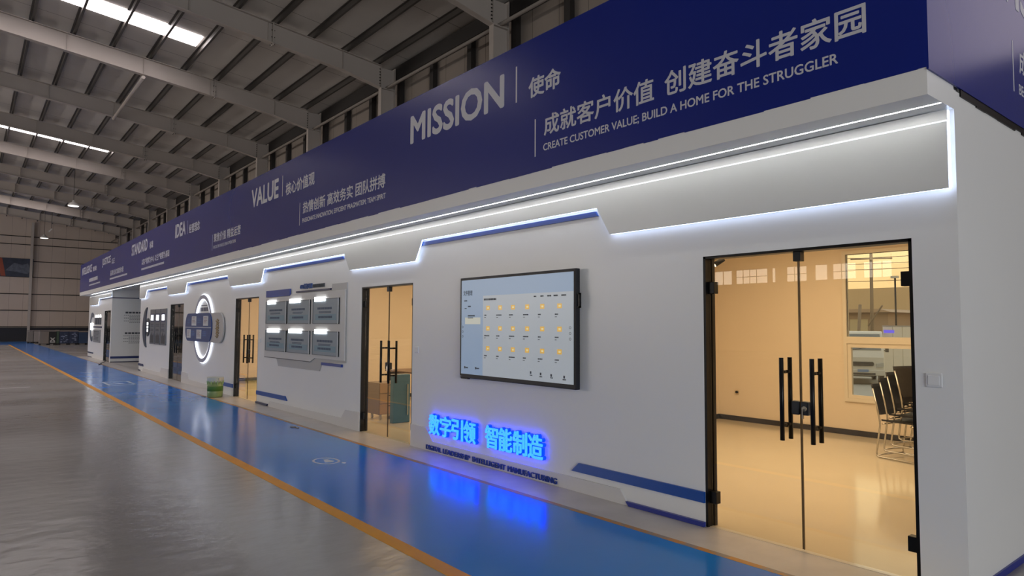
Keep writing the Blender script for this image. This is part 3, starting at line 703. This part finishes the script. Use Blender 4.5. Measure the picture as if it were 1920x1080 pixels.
obj('wall_emblem', MB().prism(cres, -0.03, 0.0), mat('slate_acrylic', '#3c4657', 0.3), label='dark slate crescent on the wall near the recess corner', cat='wall emblem')
ov = obj('oval_sign', MB().prism([(-24.71 + 0.24 * math.cos(math.radians(t)), 1.49 + 0.30 * math.sin(math.radians(t))) for t in range(0, 360, 12)], -0.03, 0.0), mat('oval_dark', '#39404a', 0.3), label='small dark oval sign with lit white strokes inside the crescent', cat='sign')
obj('lit_words', MB().box(-24.8, -24.62, -0.036, -0.03, 1.56, 1.65).box(-24.8, -24.62, -0.036, -0.03, 1.45, 1.53).box(-24.78, -24.64, -0.036, -0.03, 1.34, 1.42), M_lit, ov)

# ------------------------------------------------------------------ far block fittings and recess wall
pn = obj('poster', MB().box(-36.75, -34.75, -0.03, -0.0005, 0.745, 1.32), mat('far_grey', '#8b8d90', 0.4), label='grey notice sheet low on the far block left of its door', cat='poster')
obj('small_print', lines(MB(), -36.6, -34.9, 0.8, 1.25, 7, -0.031, 0.4, 0.2), M_ink, pn)
obj('wall_stripe', MB().box(-36.9, -34.5, -0.03, 0, 1.41, 1.475), M_navy, label='navy bar above the grey notice on the far block', cat='wall stripe', group='blue stripes on the booth wall')
for a, lab in ((-36.5, 'slim figure-like dark panel left of three on the far block'), (-35.85, 'slim dark panel in the middle of three on the far block'), (-35.2, 'slim dark panel right of three on the far block')):
    q_ = obj('wall_plaque', MB().box(a, a + 0.5, -0.03, 0, 1.56, 1.86), mat('far_dark', '#4c525c', 0.4), label=lab, cat='plaque', group='small plaques on the far block')
    obj('lit_cap', MB().prism([(a + 0.1, 1.88), (a + 0.4, 1.88), (a + 0.25, 2.0)], -0.03, 0), M_lit, q_)
rs = obj('round_sign', MB().prism([(-37.35 + 0.62 * math.cos(math.radians(t)), 1.44 + 0.68 * math.sin(math.radians(t))) for t in range(60, 300, 10)] + [(-37.35 + 0.42 * math.cos(math.radians(t)), 1.44 + 0.5 * math.sin(math.radians(t))) for t in range(300, 59, -10)], -0.03, 0), mat('far_slate', '#555c68', 0.4), label='dark rounded sign with a lit plate on the far block', cat='sign')
obj('lit_plate', MB().box(-37.7, -37.2, -0.045, -0.0, 1.3, 1.62), M_lit, rs)
obj('wall_stripe', MB().box(-32.02, -32.008, 0.0, 5.3, 2.655, 2.69), M_navy, label='thin navy stripe high on the recess side wall', cat='wall stripe', group='blue stripes on the booth wall')
obj('wall_stripe', MB().box(-32.02, -32.005, 0.0, 5.3, 0.16, 0.25), mat('recess_blue', '#27366e', 0.4), label='wide navy stripe low on the recess side wall', cat='wall stripe', group='blue stripes on the booth wall')
obj('wall_stripe', MB().box(-32.02, -32.003, 0.0, 5.3, 0.0, 0.035), M_navy, label='navy skirting strip at the foot of the recess side wall', cat='wall stripe', group='blue stripes on the booth wall')


def side_words(z1, z0, lab):
    e = empty('wall_lettering', (-32.015, 0.9, z0), label=lab, cat='wall lettering')
    h = MB(); yv = 0.50
    for i in range(8): h.box(-32.02, -32.01, yv, yv + 0.10, z1 - 0.07, z1); yv += 0.125
    obj('title_strokes', h, M_ink, e)
    g = MB()
    for r_ in range(6):
        yv = 0.45 + 0.2 * (r_ % 2)
        while yv < 1.5: g.box(-32.02, -32.016, yv, yv + 0.05, z1 - 0.16 - r_ * 0.06, z1 - 0.13 - r_ * 0.06); yv += 0.07
    obj('small_print', g, mat('pale_ink', '#9a9a9a', 0.6), e)


side_words(2.10, 1.6, 'upper block of dark lettering on the recess side wall')
side_words(1.24, 0.75, 'lower block of dark lettering on the recess side wall')
cb = obj('loose_cable', MB().tube([(-32.9, 0.0, 0.06), (-32.6, -0.1, 0.012), (-32.0, -0.25, 0.012), (-31.4, -0.42, 0.012), (-30.8, -0.45, 0.012), (-30.5, -0.6, 0.012)], 0.012, 8), M_black, label='black cable trailing over the floor by the far block door', cat='cable')

# ------------------------------------------------------------------ pail on the floor
pl = empty('pail', (-15.66, -0.35, 0), label='tall pail with green label and white rim on the concrete by the third door', cat='pail')
M_pl = mat('pail_green', '#8a9f68', 0.4, var=0.25, vscale=14)
obj('body', MB().lathe([(0.148, 0.002), (0.158, 0.02), (0.163, 0.33), (0.16, 0.33), (0.15, 0.03)], (-15.66, -0.35, 0.0015), 32), M_pl, pl)
obj('white_rim', MB().lathe([(0.164, 0.33), (0.168, 0.37), (0.174, 0.42), (0.176, 0.435), (0.168, 0.435), (0.160, 0.35)], (-15.66, -0.35, 0.0015), 32), mat('pail_white', '#c8ccc4', 0.4), pl)
g = MB()
for k in range(16):
    a = 2 * math.pi * k / 16; c_, s_ = math.cos(a), math.sin(a)
    g.tube([(-15.66 + 0.165 * c_, -0.35 + 0.165 * s_, 0.28 + 0.05 * (k % 2)), (-15.66 + 0.168 * c_, -0.35 + 0.168 * s_, 0.36)], 0.012, 6)
obj('leaf_print', g, mat('pail_leaf', '#a9c58a', 0.5), pl)
obj('label_band', MB().lathe([(0.1625, 0.14), (0.1645, 0.24), (0.1640, 0.245), (0.162, 0.135)], (-15.66, -0.35, 0.0015), 32), mat('pail_band', '#557f35', 0.45), pl)
obj('bail_handle', MB().tube([(-15.66 + 0.18 * math.cos(t), -0.35 + 0.02, 0.43 - 0.12 * math.sin(t) + 0.0) for t in [math.pi * i / 14 for i in range(15)]], 0.004, 6), M_chrome, pl)

# ------------------------------------------------------------------ floor markings
M_mark = mat('marking_white', '#b9c6d2', 0.35, var=0.25, vscale=12)
dz = 0.0032
def flat_ring(g, cx, cy, rx, ry, w, n=40):
    for i in range(n):
        a, b = 2 * math.pi * i / n, 2 * math.pi * (i + 1) / n
        g.prism([(cx + rx * math.cos(a), cy + ry * math.sin(a)), (cx + rx * math.cos(b), cy + ry * math.sin(b)), (cx + (rx - w) * math.cos(b), cy + (ry - w) * math.sin(b)), (cx + (rx - w) * math.cos(a), cy + (ry - w) * math.sin(a))], 0.002, dz, 'z')
    return g
g = flat_ring(MB(), -7.58, -1.31, 0.20, 0.15, 0.028)
obj('floor_marking', g.prism([(-7.68, -1.30), (-7.5, -1.36), (-7.46, -1.28), (-7.52, -1.24), (-7.66, -1.26)], 0.002, dz, 'z').prism([(-7.40, -1.20), (-7.36, -1.16), (-7.30, -1.2), (-7.34, -1.22)], 0.002, dz, 'z'), M_mark, label='white oval pedestrian symbol on the blue walkway before the display', cat='floor marking')
g = MB().box(-21.4, -20.05, -1.16, -1.09, 0.002, dz).box(-21.4, -20.05, -1.74, -1.67, 0.002, dz).box(-21.4, -21.3, -1.74, -1.09, 0.002, dz).box(-20.15, -20.05, -1.74, -1.09, 0.002, dz).prism([(-21.0, -1.5), (-20.6, -1.28), (-20.5, -1.42), (-20.8, -1.55)], 0.002, dz, 'z')
obj('floor_marking', g, M_mark, label='white boxed symbol on the blue walkway before the round ring board', cat='floor marking')
def litter(x, y, lab):
    g = MB()
    for k in range(6):
        a = random.random() * 6; g.prism([(x + 0.09 * k * 0.4, y + 0.02 * math.sin(a)), (x + 0.04 * k + 0.05, y + 0.015), (x + 0.04 * k + 0.03, y + 0.05)], 0.0032, 0.008 + 0.004 * (k % 3), 'z')
    obj('debris_scrap', g, mat('scrap', '#8a7d72', 0.6, var=0.3, vscale=20), label=lab, cat='scrap')
litter(-10.42, -0.66, 'small chipped scraps at the walkway edge under the six-notice board')
litter(-16.0, -0.56, 'small dark scraps on the concrete left of the green pail')

# ------------------------------------------------------------------ office: spotlight, socket, chairs
sp = empty('spotlight', (-5.2, 3.0, 2.3), label='black ceiling spotlight inside the nearest office at upper left', cat='spotlight')
obj('housing', MB().tube([(-5.055, 3.0, 2.485), (-5.14, 2.93, 2.41)], 0.034, 16), M_black, sp)
obj('stem', MB().tube([(-5.06, 3.0, 2.955), (-5.06, 3.0, 2.47)], 0.008, 8), M_black, sp)
obj('lamp_face', MB().tube([(-5.14, 2.93, 2.41), (-5.147, 2.924, 2.404)], 0.028, 16), emit('spot_glow', (1.0, 0.92, 0.7), 3.0), sp)
so = obj('wall_socket', MB().box(-6.59, -6.50, 5.592, 5.6, 0.45, 0.53), mat('socket_cream', '#d8c9b0', 0.4), label='small cream wall socket on the office back wall', cat='socket', bev=0.003)
obj('plug', MB().tube([(-6.53, 5.592, 0.49), (-6.53, 5.55, 0.49)], 0.02, 10), M_black, so)


def chair():
    c = empty('stacking_chair', (0, 0, 0), local=True)
    fab = mat('chair_mesh', '#121113', 0.55, bump=0.2, bscale=300)
    # faces +x; origin on the floor at the middle of the sled base
    st = MB()
    n = 10
    for i in range(n):
        y0, y1 = -0.22 + 0.44 * i / n, -0.22 + 0.44 * (i + 1) / n
        h = lambda y: 0.45 - 0.02 * math.cos(y / 0.22 * math.pi / 2)
        st.prism([(y0, h(y0)), (y1, h(y1)), (y1, h(y1) + 0.022), (y0, h(y0) + 0.022)], -0.20, 0.24, 'x')
    obj('seat', st, fab, c)
    bk = MB()
    prof = [(-0.215, 0.52), (-0.235, 0.62), (-0.262, 0.74), (-0.300, 0.86), (-0.318, 0.89)]
    hw = [0.19, 0.225, 0.235, 0.225, 0.20]
    for i in range(4):
        for j in range(8):
            v = []
            for (q, t) in ((i, j), (i, j + 1), (i + 1, j + 1), (i + 1, j)):
                y = -hw[q] + 2 * hw[q] * t / 8; bow = -0.03 * (1 - (y / 0.24) ** 2); v.append((prof[q][0] + bow, y, prof[q][1]))
            A = [bk.bm.verts.new(p) for p in v]; B = [bk.bm.verts.new((p[0] - 0.018, p[1], p[2])) for p in v]
            bk.bm.faces.new(A); bk.bm.faces.new(B[::-1])
            for a in range(4): bk.bm.faces.new((A[a], B[a], B[(a + 1) % 4], A[(a + 1) % 4]))
    obj('backrest', bk, fab, c)
    for s in (-1, 1):
        y = 0.245 * s
        t = MB().tube([(0.20, y, 0.44), (0.235, y, 0.42), (0.245, y, 0.38), (0.265, y, 0.06), (0.25, y, 0.025), (0.21, y, 0.013), (-0.22, y, 0.013), (-0.25, y, 0.025), (-0.255, y, 0.06), (-0.20, y, 0.40), (-0.205, y, 0.46), (-0.235, y, 0.62), (-0.30, y * 0.93, 0.84)], 0.0105, 10)
        obj('leg', t, M_chrome, c)
    obj('crossbar', MB().tube([(0.19, -0.245, 0.425), (0.19, 0.245, 0.425)], 0.009, 8).tube([(-0.17, -0.245, 0.42), (-0.17, 0.245, 0.42)], 0.009, 8).tube([(-0.25, -0.245, 0.03), (-0.25, 0.245, 0.03)], 0.009, 8), M_chrome, c)
    return c


base = chair()
labs = ('black mesh chair with chrome sled base at the bottom of the office stack', 'black chair second from the bottom of the office stack', 'black chair third from the bottom of the office stack', 'black chair on top of the office stack')
for i in range(4):
    c = base if i == 0 else dup(base)
    c.location = (-3.36 + 0.075 * i, 4.28 + 0.03 * i, 0.004 + 0.075 * i); c.rotation_euler = (0, 0, math.radians(-14))
    tag(c, labs[i], 'chair', 'stacked chairs in the office')

# ------------------------------------------------------------------ second office: teal cabinet, pedestal, desk
tc_ = empty('side_cabinet', (-10.0, 0.95, 0.004), label='teal cabinet with long pale handle behind the second glass door', cat='cabinet')
teal = mat('teal_board', '#3a7090', 0.4); tan = mat('tan_board', '#b89878', 0.45); taupe = mat('taupe_board', '#85776e', 0.45)
obj('body', MB().box(-9.86, -9.77, 0.78, 1.09, 0.004, 0.79), teal, tc_, bev=0.004)
dr = obj('door', MB().box(-9.77, -9.752, 0.782, 1.088, 0.01, 0.785), teal, tc_, bev=0.003)
obj('handle', MB().box(-9.752, -9.732, 1.03, 1.045, 0.13, 0.63), mat('pale_handle', '#b9c2c0', 0.3, metal=0.5), dr)
pd = empty('drawer_pedestal', (-10.45, 1.0, 0.004), label='taupe drawer pedestal on casters left of the teal cabinet', cat='drawer pedestal')
obj('body', MB().box(-10.66, -10.24, 0.78, 1.3, 0.09, 0.62), taupe, pd, bev=0.004)
for i in range(3):
    z = 0.10 + i * 0.175
    g = obj('drawer', MB().box(-10.24, -10.222, 0.79, 1.29, z, z + 0.165), tan, pd, bev=0.003)
    obj('drawer_pull', MB().box(-10.222, -10.21, 0.95, 1.13, z + 0.13, z + 0.14), M_darkmetal, g)
for x in (-10.6, -10.3):
    for y in (0.84, 1.24):
        g = obj('caster', MB().tube([(x, y - 0.012, 0.034), (x, y + 0.012, 0.034)], 0.03, 14).box(x - 0.015, x + 0.015, y - 0.018, y + 0.018, 0.06, 0.09), mat('caster_white', '#c9c4be', 0.4), pd)
dk = empty('desk', (-10.6, 2.4, 0.004), label='brown topped desk standing behind the pedestal in the second office', cat='desk')
obj('top', MB().box(-11.6, -9.9, 1.62, 2.75, 0.72, 0.75), mat('walnut_board', '#6d5546', 0.4), dk, bev=0.003)
for x in (-11.55, -9.95):
    obj('leg', MB().box(x - 0.025, x + 0.025, 1.66, 1.71, 0.004, 0.72).box(x - 0.025, x + 0.025, 2.66, 2.71, 0.004, 0.72).box(x - 0.02, x + 0.02, 1.7, 2.67, 0.66, 0.70), M_darkmetal, dk)
obj('back_rail', MB().box(-11.5, -10.0, 2.66, 2.69, 0.3, 0.42), M_darkmetal, dk)

# ------------------------------------------------------------------ far end of the hall
ps = empty('wall_banner', (XE + 0.15, -2.7, 5.7), label='dark picture banner with an orange sweep high on the far end wall', cat='banner')
obj('sheet', MB().box(XE + 0.13, XE + 0.15, -5.2, -0.2, 5.70, 7.32), mat('dark_picture', '#343a4a', 0.5, var=0.5, vscale=2.2), ps)
obj('orange_sweep', MB().prism([(-2.75, 7.3), (-2.45, 7.3), (-2.15, 5.72), (-2.5, 5.72)], XE + 0.15, XE + 0.156, 'x'), mat('sweep_orange', '#9a4a33', 0.5), ps)
obj('skyline_print', MB().prism([(-2.2, 6.2), (-1.6, 6.9), (-1.0, 6.75), (-0.6, 6.9), (-0.4, 6.3), (-0.6, 5.95), (-1.6, 6.15)], XE + 0.15, XE + 0.155, 'x'), mat('print_grey', '#5e6472', 0.5, var=0.6, vscale=5), ps)


def crate(x, y0, y1, h, m, lab, style, depth=0.9, z0=0.12):
    e = empty('stacked_crate', (x - depth / 2, (y0 + y1) / 2, 0), label=lab, cat='crate', group='crates along the far wall')
    obj('pallet', MB().box(x - depth, x, y0, y1, 0.09, 0.12).box(x - depth, x, y0, y0 + 0.08, 0, 0.09).box(x - depth, x, y1 - 0.08, y1, 0, 0.09), mat('pallet_dark', '#1d1b1a', 0.7), e)
    if style == 'slat':
        g = MB(); n = 8
        for i in range(n): g.box(x - depth, x, y0, y1, z0 + (h - z0) * i / n, z0 + (h - z0) * (i + 0.72) / n)
        g.box(x - depth + 0.03, x - 0.03, y0 + 0.03, y1 - 0.03, z0, h - 0.02)
        obj('slatted_body', g, m, e)
    else:
        b = obj('body', MB().box(x - depth, x, y0, y1, z0, h), m, e, bev=0.01)
        if style == 'cross':
            w = mat('mark_white', '#b9b7b4', 0.5); c = (y0 + y1) / 2
            g = MB().prism([(c - 0.16, 0.18), (c + 0.16, 0.18), (c + 0.16, 0.26), (c - 0.16, 0.26)], x, x + 0.006, 'x').prism([(c - 0.16, 0.3), (c - 0.1, 0.26), (c, 0.36), (c + 0.1, 0.26), (c + 0.16, 0.3), (c + 0.06, 0.42), (c + 0.16, 0.54), (c + 0.1, 0.56), (c, 0.47), (c - 0.1, 0.56), (c - 0.16, 0.54), (c - 0.06, 0.42)], x, x + 0.006, 'x')
            obj('white_mark', g, w, b)
        if style == 'clutter':
            g = MB()
            for k in range(14):
                a = y0 + 0.05 + random.random() * (y1 - y0 - 0.2); z = z0 + 0.05 + random.random() * (h - z0 - 0.2); g.box(x, x + 0.012, a, a + 0.04 + 0.1 * random.random(), z, z + 0.02 + 0.08 * random.random())
            obj('taped_labels', g, mat('label_pale', '#7f8aa5', 0.5), b)
    obj('top_cover', MB().box(x - depth, x + 0.02, y0 - 0.01, y1 + 0.01, h, h + 0.08), mat('cover_grey', '#8a807a', 0.6, var=0.3, vscale=9), e)


crate(-66, -0.80, -0.45, 0.95, mat('crate_pale', '#857d75', 0.6), 'pale slatted crate furthest left by the far wall post', 'slat')
crate(-66, -0.42, -0.06, 0.95, mat('crate_grey', '#99908a', 0.6), 'pale grey slatted crate second from the far wall post', 'slat')
crate(-60, -0.45, 0.11, 1.0, mat('crate_wood', '#8f857c', 0.6), 'tall slatted brown crate left of the black box', 'slat')
crate(-60, 0.13, 0.55, 1.0, mat('crate_black', '#1a191d', 0.5), 'black box with a white cross mark among the far crates', 'cross')
crate(-60, 0.57, 0.74, 1.02, mat('crate_green', '#3f5242', 0.5), 'narrow dark green crate right of the black box', 'plain')
crate(-60, 0.76, 1.35, 1.0, mat('crate_blue', '#2b3552', 0.5, var=0.4, vscale=6), 'dark blue crate with pale labels beside the green one', 'clutter')
crate(-60, 1.37, 1.93, 1.0, mat('crate_blue', '#2b3552'), 'dark blue labelled crate left of the last plain blue crate', 'clutter')
crate(-60, 1.95, 2.55, 0.95, mat('crate_steelblue', '#34496a', 0.5), 'plain steel blue crate nearest the far block', 'slat')


def pendant(x, y, z, top, lab, tilt=0):
    e = empty('pendant_lamp', (x, y, z), label=lab, cat='pendant lamp', group='pendant lamps near the far wall')
    obj('shade', MB().lathe([(0.30, 0.0), (0.29, 0.04), (0.2, 0.16), (0.08, 0.22), (0.06, 0.32), (0.03, 0.33)], (x, y, z), 24), mat('shade_white', '#dcdad6', 0.5), e)
    obj('diffuser', MB().lathe([(0.27, -0.03), (0.275, 0.0)], (x, y, z), 24), emit('lamp_glow', (1.0, 0.97, 0.92), 1.6), e)
    obj('cable', MB().tube([(x, y, z + 0.3), (x, y, top)], 0.012, 6), M_darkmetal, e)


pendant(-47, 0.0, 8.55, roof_z(0) - 0.02, 'white dome pendant lamp hanging nearer, over the far walkway')
pendant(-67, 0.05, 8.6, roof_z(0) - 0.02, 'white dome pendant lamp hanging just in front of the far wall')
fl = empty('floodlight', (-65, 0.28, 9.1), label='small tilted white floodlight between the two pendant lamps', cat='floodlight')
obj('head', MB().prism([(0.15, 8.95), (0.35, 9.2), (0.42, 9.15), (0.22, 8.9)], -65.2, -64.8, 'x'), mat('shade_white', '#dcdad6'), fl)
obj('stem', MB().tube([(-65, 0.38, 9.17), (-65, 0.38, roof_z(0.38) - 0.02)], 0.015, 8), M_darkmetal, fl)

# ------------------------------------------------------------------ outdoors through the office window
struct('ground', MB().box(-70, 30, YW + 0.12, 90, -0.8, -0.6), mat('yard_asphalt', '#a5a296', 0.7, var=0.15, vscale=0.8))


def truck():
    t = empty('truck', (-11.67, 22.2, -0.6), label='white light truck facing the office window from the yard', cat='truck', rz=math.radians(28), local=True)
    wh = mat('truck_white', '#dcd9cc', 0.3); tr = mat('truck_trim', '#4b4a46', 0.5)
    cab = [(0.0, 0.35), (-0.02, 1.05), (0.08, 1.28), (0.46, 1.98), (0.58, 2.05), (1.6, 2.05), (1.6, 0.35)]   # local: front faces -y
    obj('cab', MB().prism(cab, -0.74, 0.74, 'x'), wh, t, bev=0.04)
    obj('windshield', MB().prism([(0.10, 1.33), (0.43, 1.93), (0.415, 1.94), (0.085, 1.34)], -0.64, 0.64, 'x'), mat('truck_glass', '#7d8484', 0.08), t)
    obj('grille', MB().prism(rounded(-0.38, 0.38, 0.72, 0.88, 0.06, 0.07), -0.045, -0.015), tr, t)
    obj('bumper', MB().box(-0.75, 0.75, -0.06, 0.06, 0.36, 0.58), mat('bumper_white', '#cfccc0', 0.4), t, bev=0.03)
    obj('air_intake', MB().box(-0.42, 0.42, -0.068, -0.055, 0.38, 0.46), tr, t)
    obj('number_plate', MB().box(-0.19, 0.19, -0.075, -0.06, 0.49, 0.59), mat('plate_blue', '#7d97bb', 0.4), t)
    for s in (-1, 1):
        obj('headlight', MB().prism([(s * 0.46, 0.66), (s * 0.71, 0.70), (s * 0.71, 0.86), (s * 0.46, 0.82)], -0.05, 0.02), mat('headlamp', '#b9bab2', 0.15), t, bev=0.01)
        obj('mirror', MB().box(s * 0.86 - 0.06, s * 0.86 + 0.06, 0.25, 0.3, 1.25, 1.5).tube([(s * 0.74, 0.35, 1.3), (s * 0.86, 0.28, 1.32)], 0.015, 8), tr, t)
        for y in (0.55, 3.2):
            w = obj('wheel', MB().tube([(s * 0.58, y, 0.28), (s * 0.74, y, 0.28)], 0.28, 24), M_black, t)
            obj('hub', MB().tube([(s * 0.74, y, 0.28), (s * 0.75, y, 0.28)], 0.15, 16), M_chrome, w)
    obj('cargo_bed', MB().box(-0.78, 0.78, 1.7, 4.0, 0.55, 0.65).box(-0.78, -0.74, 1.7, 4.0, 0.65, 1.0).box(0.74, 0.78, 1.7, 4.0, 0.65, 1.0).box(-0.78, 0.78, 3.96, 4.0, 0.65, 1.0), wh, t)
    obj('chassis', MB().box(-0.4, 0.4, 0.2, 3.9, 0.3, 0.55), tr, t)
    for w_ in ('wiper',): obj(w_, MB().tube([(-0.35, 0.085, 1.33), (0.1, 0.12, 1.42)], 0.012, 6), tr, t)
    return t


truck()
# pale yard wall, sheds, pole and lamp
yw = empty('yard_fence', (-8.5, 28.0, -0.6), label='pale ribbed yard fence right of the truck outside', cat='fence')
g = MB()
import itertools
fx0, fy0, fx1, fy1 = -11.62, 24.0, -6.0, 31.8
dv = Vector((fx1 - fx0, fy1 - fy0)); n = 24
for i in range(n):
    a = Vector((fx0, fy0)) + dv * (i / n); b = Vector((fx0, fy0)) + dv * ((i + 0.92) / n); nv = Vector((-dv.y, dv.x)).normalized() * 0.05
    g.prism([(a.x, a.y), (b.x, b.y), (b.x + nv.x, b.y + nv.y), (a.x + nv.x, a.y + nv.y)], -0.6, 1.62, 'z')
obj('panels', g, mat('fence_pale', '#d9d6ca', 0.5), yw)
a = Vector((fx0, fy0)); b = Vector((fx1, fy1)); nv = Vector((-dv.y, dv.x)).normalized() * 0.09
obj('cap_rail', MB().prism([(a.x, a.y), (b.x, b.y), (b.x + nv.x, b.y + nv.y), (a.x + nv.x, a.y + nv.y)], 1.62, 1.68, 'z'), mat('fence_cap', '#9c9a94', 0.5), yw)
obj('sign_board', MB().box(-11.58, -11.2, 23.93, 23.97, 1.38, 1.50), emit('blue_sign', (0.12, 0.10, 0.9), 0.9), label='small blue sign strip at the end of the pale yard fence', cat='sign')
sh = empty('shed', (-23, 48, -0.6), label='low brown shed with pale door far across the yard', cat='building')
obj('walls', MB().box(-27, -20.6, 47, 52, -0.6, 2.7), mat('shed_brown', '#a58d73', 0.7), sh)
obj('roof', MB().prism([(-27.5, 2.7), (-20.2, 2.7), (-21, 2.95), (-26.5, 2.95)], 46.5, 52.0), mat('shed_roof', '#b0967a', 0.6), sh)
obj('door', MB().box(-23.3, -22.0, 46.95, 47, -0.5, 2.2), mat('shed_door', '#c5b48d', 0.6), sh)
bw = empty('warehouse', (-14, 56, -0.6), label='long brown warehouse with flat roof across the yard', cat='building')
obj('walls', MB().box(-19.5, -4, 53, 60, -0.6, 3.6), mat('warehouse_brown', '#b08f73', 0.7), bw)
obj('roof', MB().box(-60, 10, 60, 66, -0.6, 5.2), mat('roof_sand', '#cdb48c', 0.7), bw)
up = empty('utility_pole', (-18.5, 39.3, -0.6), label='wooden utility pole with crossarm outside the office window', cat='utility pole')
wood = mat('pole_wood', '#8d7c66', 0.7)
obj('pole', MB().tube([(-18.5, 39.3, -0.6), (-18.4, 39.2, 6.3)], [0.12, 0.09], 12), wood, up)
obj('crossarm', MB().tube([(-19.4, 38.6, 5.9), (-17.4, 39.8, 5.9)], 0.05, 8), wood, up)
obj('brace', MB().tube([(-18.1, 36.3, -0.5), (-18.0, 36.6, 2.95)], 0.09, 10).tube([(-18.4, 38.6, 1.7), (-17.2, 37.7, 2.9)], 0.05, 8), wood, up)
wi = MB()
for z, s in ((5.95, 0.0), (5.6, 0.3), (5.2, -0.3), (4.5, 0.2)):
    wi.tube([(-60, 24 + s, z + 1.2), (-40, 31 + s, z + 0.2), (-18.45, 39.2 + s, z), (0, 46 + s, z + 0.3), (20, 53 + s, z + 1.2)], 0.018, 5)
obj('overhead_wires', wi, M_black, up)
sl = empty('street_lamp', (-18.7, 43.6, -0.6), label='thin street lamp post right of the utility pole outside', cat='street lamp')
obj('post', MB().tube([(-18.75, 43.6, -0.6), (-18.72, 43.53, 4.95)], 0.06, 8), M_darkmetal, sl)
obj('lamp_head', MB().box(-18.95, -18.5, 43.4, 43.65, 4.9, 5.05), mat('lamp_head', '#c9c5b8', 0.4), sl)

for o in [o for o in bpy.data.objects if o.type == 'MESH' and o.parent is None and 'label' not in o and 'kind' not in o]: print('UNTAGGED', o.name)
